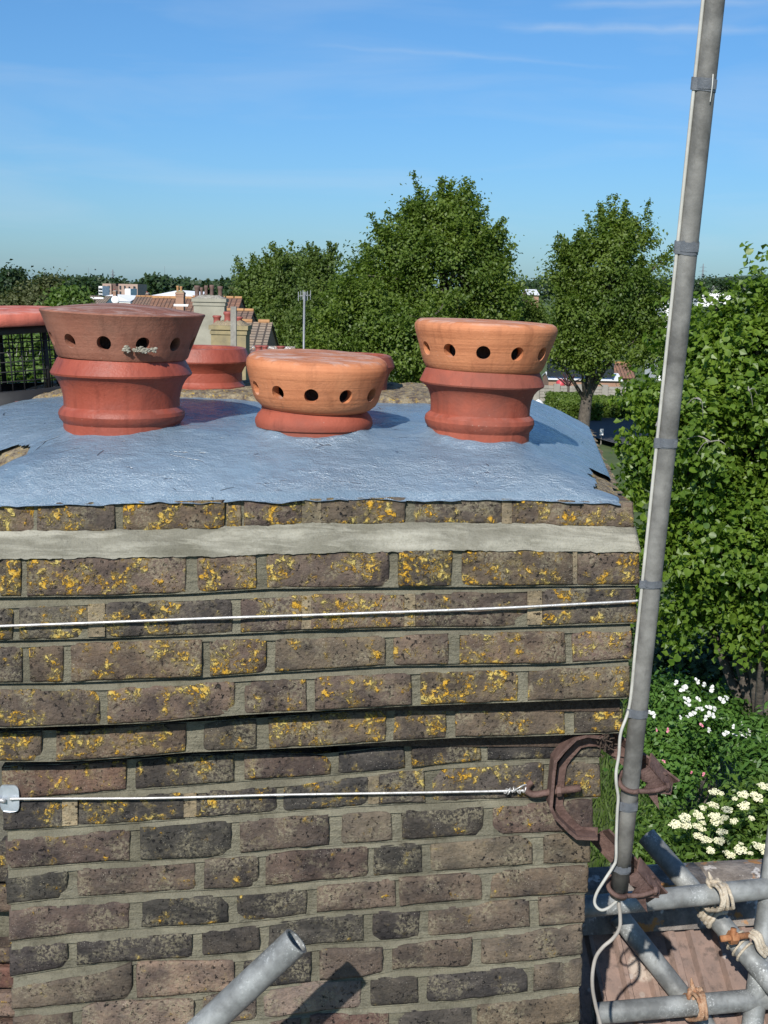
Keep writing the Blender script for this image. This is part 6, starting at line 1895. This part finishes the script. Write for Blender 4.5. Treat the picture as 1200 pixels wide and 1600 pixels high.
    for (px0, px1, py, D, dep, hgt, lab) in ((853, 905, 634, 78, 9, 1.9, 'clipped green hedge left of the street tree trunk, sunlit on top'), (905, 985, 632, 80, 5, 1.9, 'clipped green hedge right of the street tree trunk')):
        a = P(px0, py, D + dep); b = P(px1, py, D + dep); x0, x1 = a[0], b[0]; z = max(1.2, a[2]); y0 = D; y1 = D + dep
        th = thing('hedge', ((x0 + x1) / 2, (y0 + y1) / 2, 0), lab, 'hedge')
        n = 5200
        p = rng.random((n, 3)) * np.array([x1 - x0, dep, z]) + np.array([x0, y0, 0])
        f = rng.integers(0, 4, n)
        p[f == 0, 2] = z; p[f == 1, 1] = y0; p[f == 2, 0] = x0; p[f == 3, 2] = z
        p += rng.normal(0, 0.05, (n, 3))
        V, nn = leaf_cloud(p, np.full(n, 0.1), 2, 0.2, rng, 0.6, 0.4)
        o = bpy.data.objects.new('foliage', quads_mesh('foliage', V - np.array(th['_base']), nn, 'leaf_mid')); attach(o, th); o.location = th.location; o['kind'] = 'stuff'
        MB().box(((x0 + x1) / 2, (y0 + y1) / 2, z / 2 - 0.04), (x1 - x0 - .2, dep - .2, z - .08)).build('core', 'hedge_green', th)
    # purple spiky plant
    p = P(884, 628, 90)
    th = thing('spiky_plant', (p[0], 89, 0.0), 'purple spiky plant in front of the block wall', 'plant')
    for k in range(16):
        an = rr.uniform(0, 2 * PI); e = rr.uniform(0.5, 1.2); L = rr.uniform(0.9, 1.5)
        q0 = np.array([p[0], 89, 1.5]); q1 = q0 + np.array([math.cos(an) * math.cos(e), math.sin(an) * math.cos(e), math.sin(e)]) * L
        w = np.array([-math.sin(an), math.cos(an), 0]) * 0.06
        ob('leaf', [q0 - w, q0 + w, (q0 + q1) / 2 + w + np.array([0, 0, 0.12]), q1, (q0 + q1) / 2 - w + np.array([0, 0, 0.12])], [(0, 1, 2, 3, 4)], 'leaf_purple', th)
    MB().tube([(p[0], 89, 0), (p[0], 89, 1.55)], 0.09, 8).build('stem', 'bark', th)
    # bits in the yard: bags, red tub, litter bin
    for (px, py, D, mt, s, lab) in ((841, 634, 84, 'white_wall', 0.42, 'pale blue-white bag on the yard left of the hedge'), (832, 634, 84, 'petal_cream', 0.34, 'cream sack on the yard beside the pale bag'), (848, 650, 80, 'red_plastic', 0.26, 'small red tub near the corner of the hedge'), (876, 599, 96, 'red_plastic', 0.35, 'red object against the outbuilding front')):
        c = P(px, py, D); V, Fc = lathe([(0.01, -1), (0.8, -0.95), (1.0, -0.3), (0.85, 0.4), (0.45, 0.75), (0.2, 0.95), (0.01, 1)], 12, 0.25, px)
        V = np.array(V) * s + c
        tagit(ob('sack' if 'tub' not in lab else 'tub', V, Fc, mt, None, True), lab, 'bag' if 'red' not in lab else 'tub')
    c = P(940, 675, 68)
    th = thing('notice_post', (c[0], c[1], 0), 'small white notice on a post in the hedge shade', 'sign')
    MB().box((c[0], c[1], c[2]), (0.19, 0.03, 0.34)).build('panel', 'white_wall', th); MB().tube([(c[0], c[1] + 0.04, 0), (c[0], c[1] + 0.04, c[2])], 0.03, 8).build('post', 'timber_grey', th)
    # woodland along the skyline
    rng = np.random.default_rng(61)
    segs = [(0, 60, 446, 420), (60, 165, 438, 460), (120, 200, 440, 520), (215, 300, 441, 420), (290, 360, 445, 360), (350, 395, 442, 330), (-120, 20, 438, 450), (225, 262, 438, 380), (820, 1100, 440, 600), (1090, 1190, 440, 700), (-1500, -100, 440, 420), (1180, 2600, 445, 520)]
    cen = []; out = []; rad_ = []
    for (x0, x1, yt, D) in segs:
        for k in range(int((x1 - x0) * 1.6)):
            px = rng.uniform(x0, x1); d = D + rng.uniform(-25, 25)
            top = P(px, yt + 3.5 * nz(px * 0.05, D) + 2.0 * nz(px * 0.21, D), d)
            z = top[2] - abs(rng.normal(0, 3.0)); cen.append((top[0], d, max(0.5, z))); rad_.append(2.3 * D / 450)
    cen = np.array(cen); o_ = rng.normal(0, .4, cen.shape); o_[:, 1] -= 0.5; o_[:, 2] += 0.5
    V, n = leaf_cloud(cen, np.array(rad_), 26, 1.5, rng, 0.7, 0.5, o_)
    o = bpy.data.objects.new('woodland', quads_mesh('woodland', V, n, 'leaf_dark')); COL.objects.link(o)
    tagit(o, 'far-off dark green woodland along the skyline', 'woodland', kind='stuff')
    rng = np.random.default_rng(62)
    # town roofs and trees that fill the middle distance
    cen = []
    for k in range(2200):
        y = rng.uniform(150, 420); x = rng.uniform(-0.9, 0.75) * y; cen.append((x, y, rng.uniform(0.5, 3.6)))
    cen = np.array(cen); V, n = leaf_cloud(cen, np.full(len(cen), 3.2), 22, 0.9, rng, 0.7, 0.5)
    o = bpy.data.objects.new('scrub', quads_mesh('scrub', V, n, 'leaf_far')); COL.objects.link(o)
    tagit(o, 'low scrub and garden greenery between the far buildings', 'scrub', kind='stuff')


background()
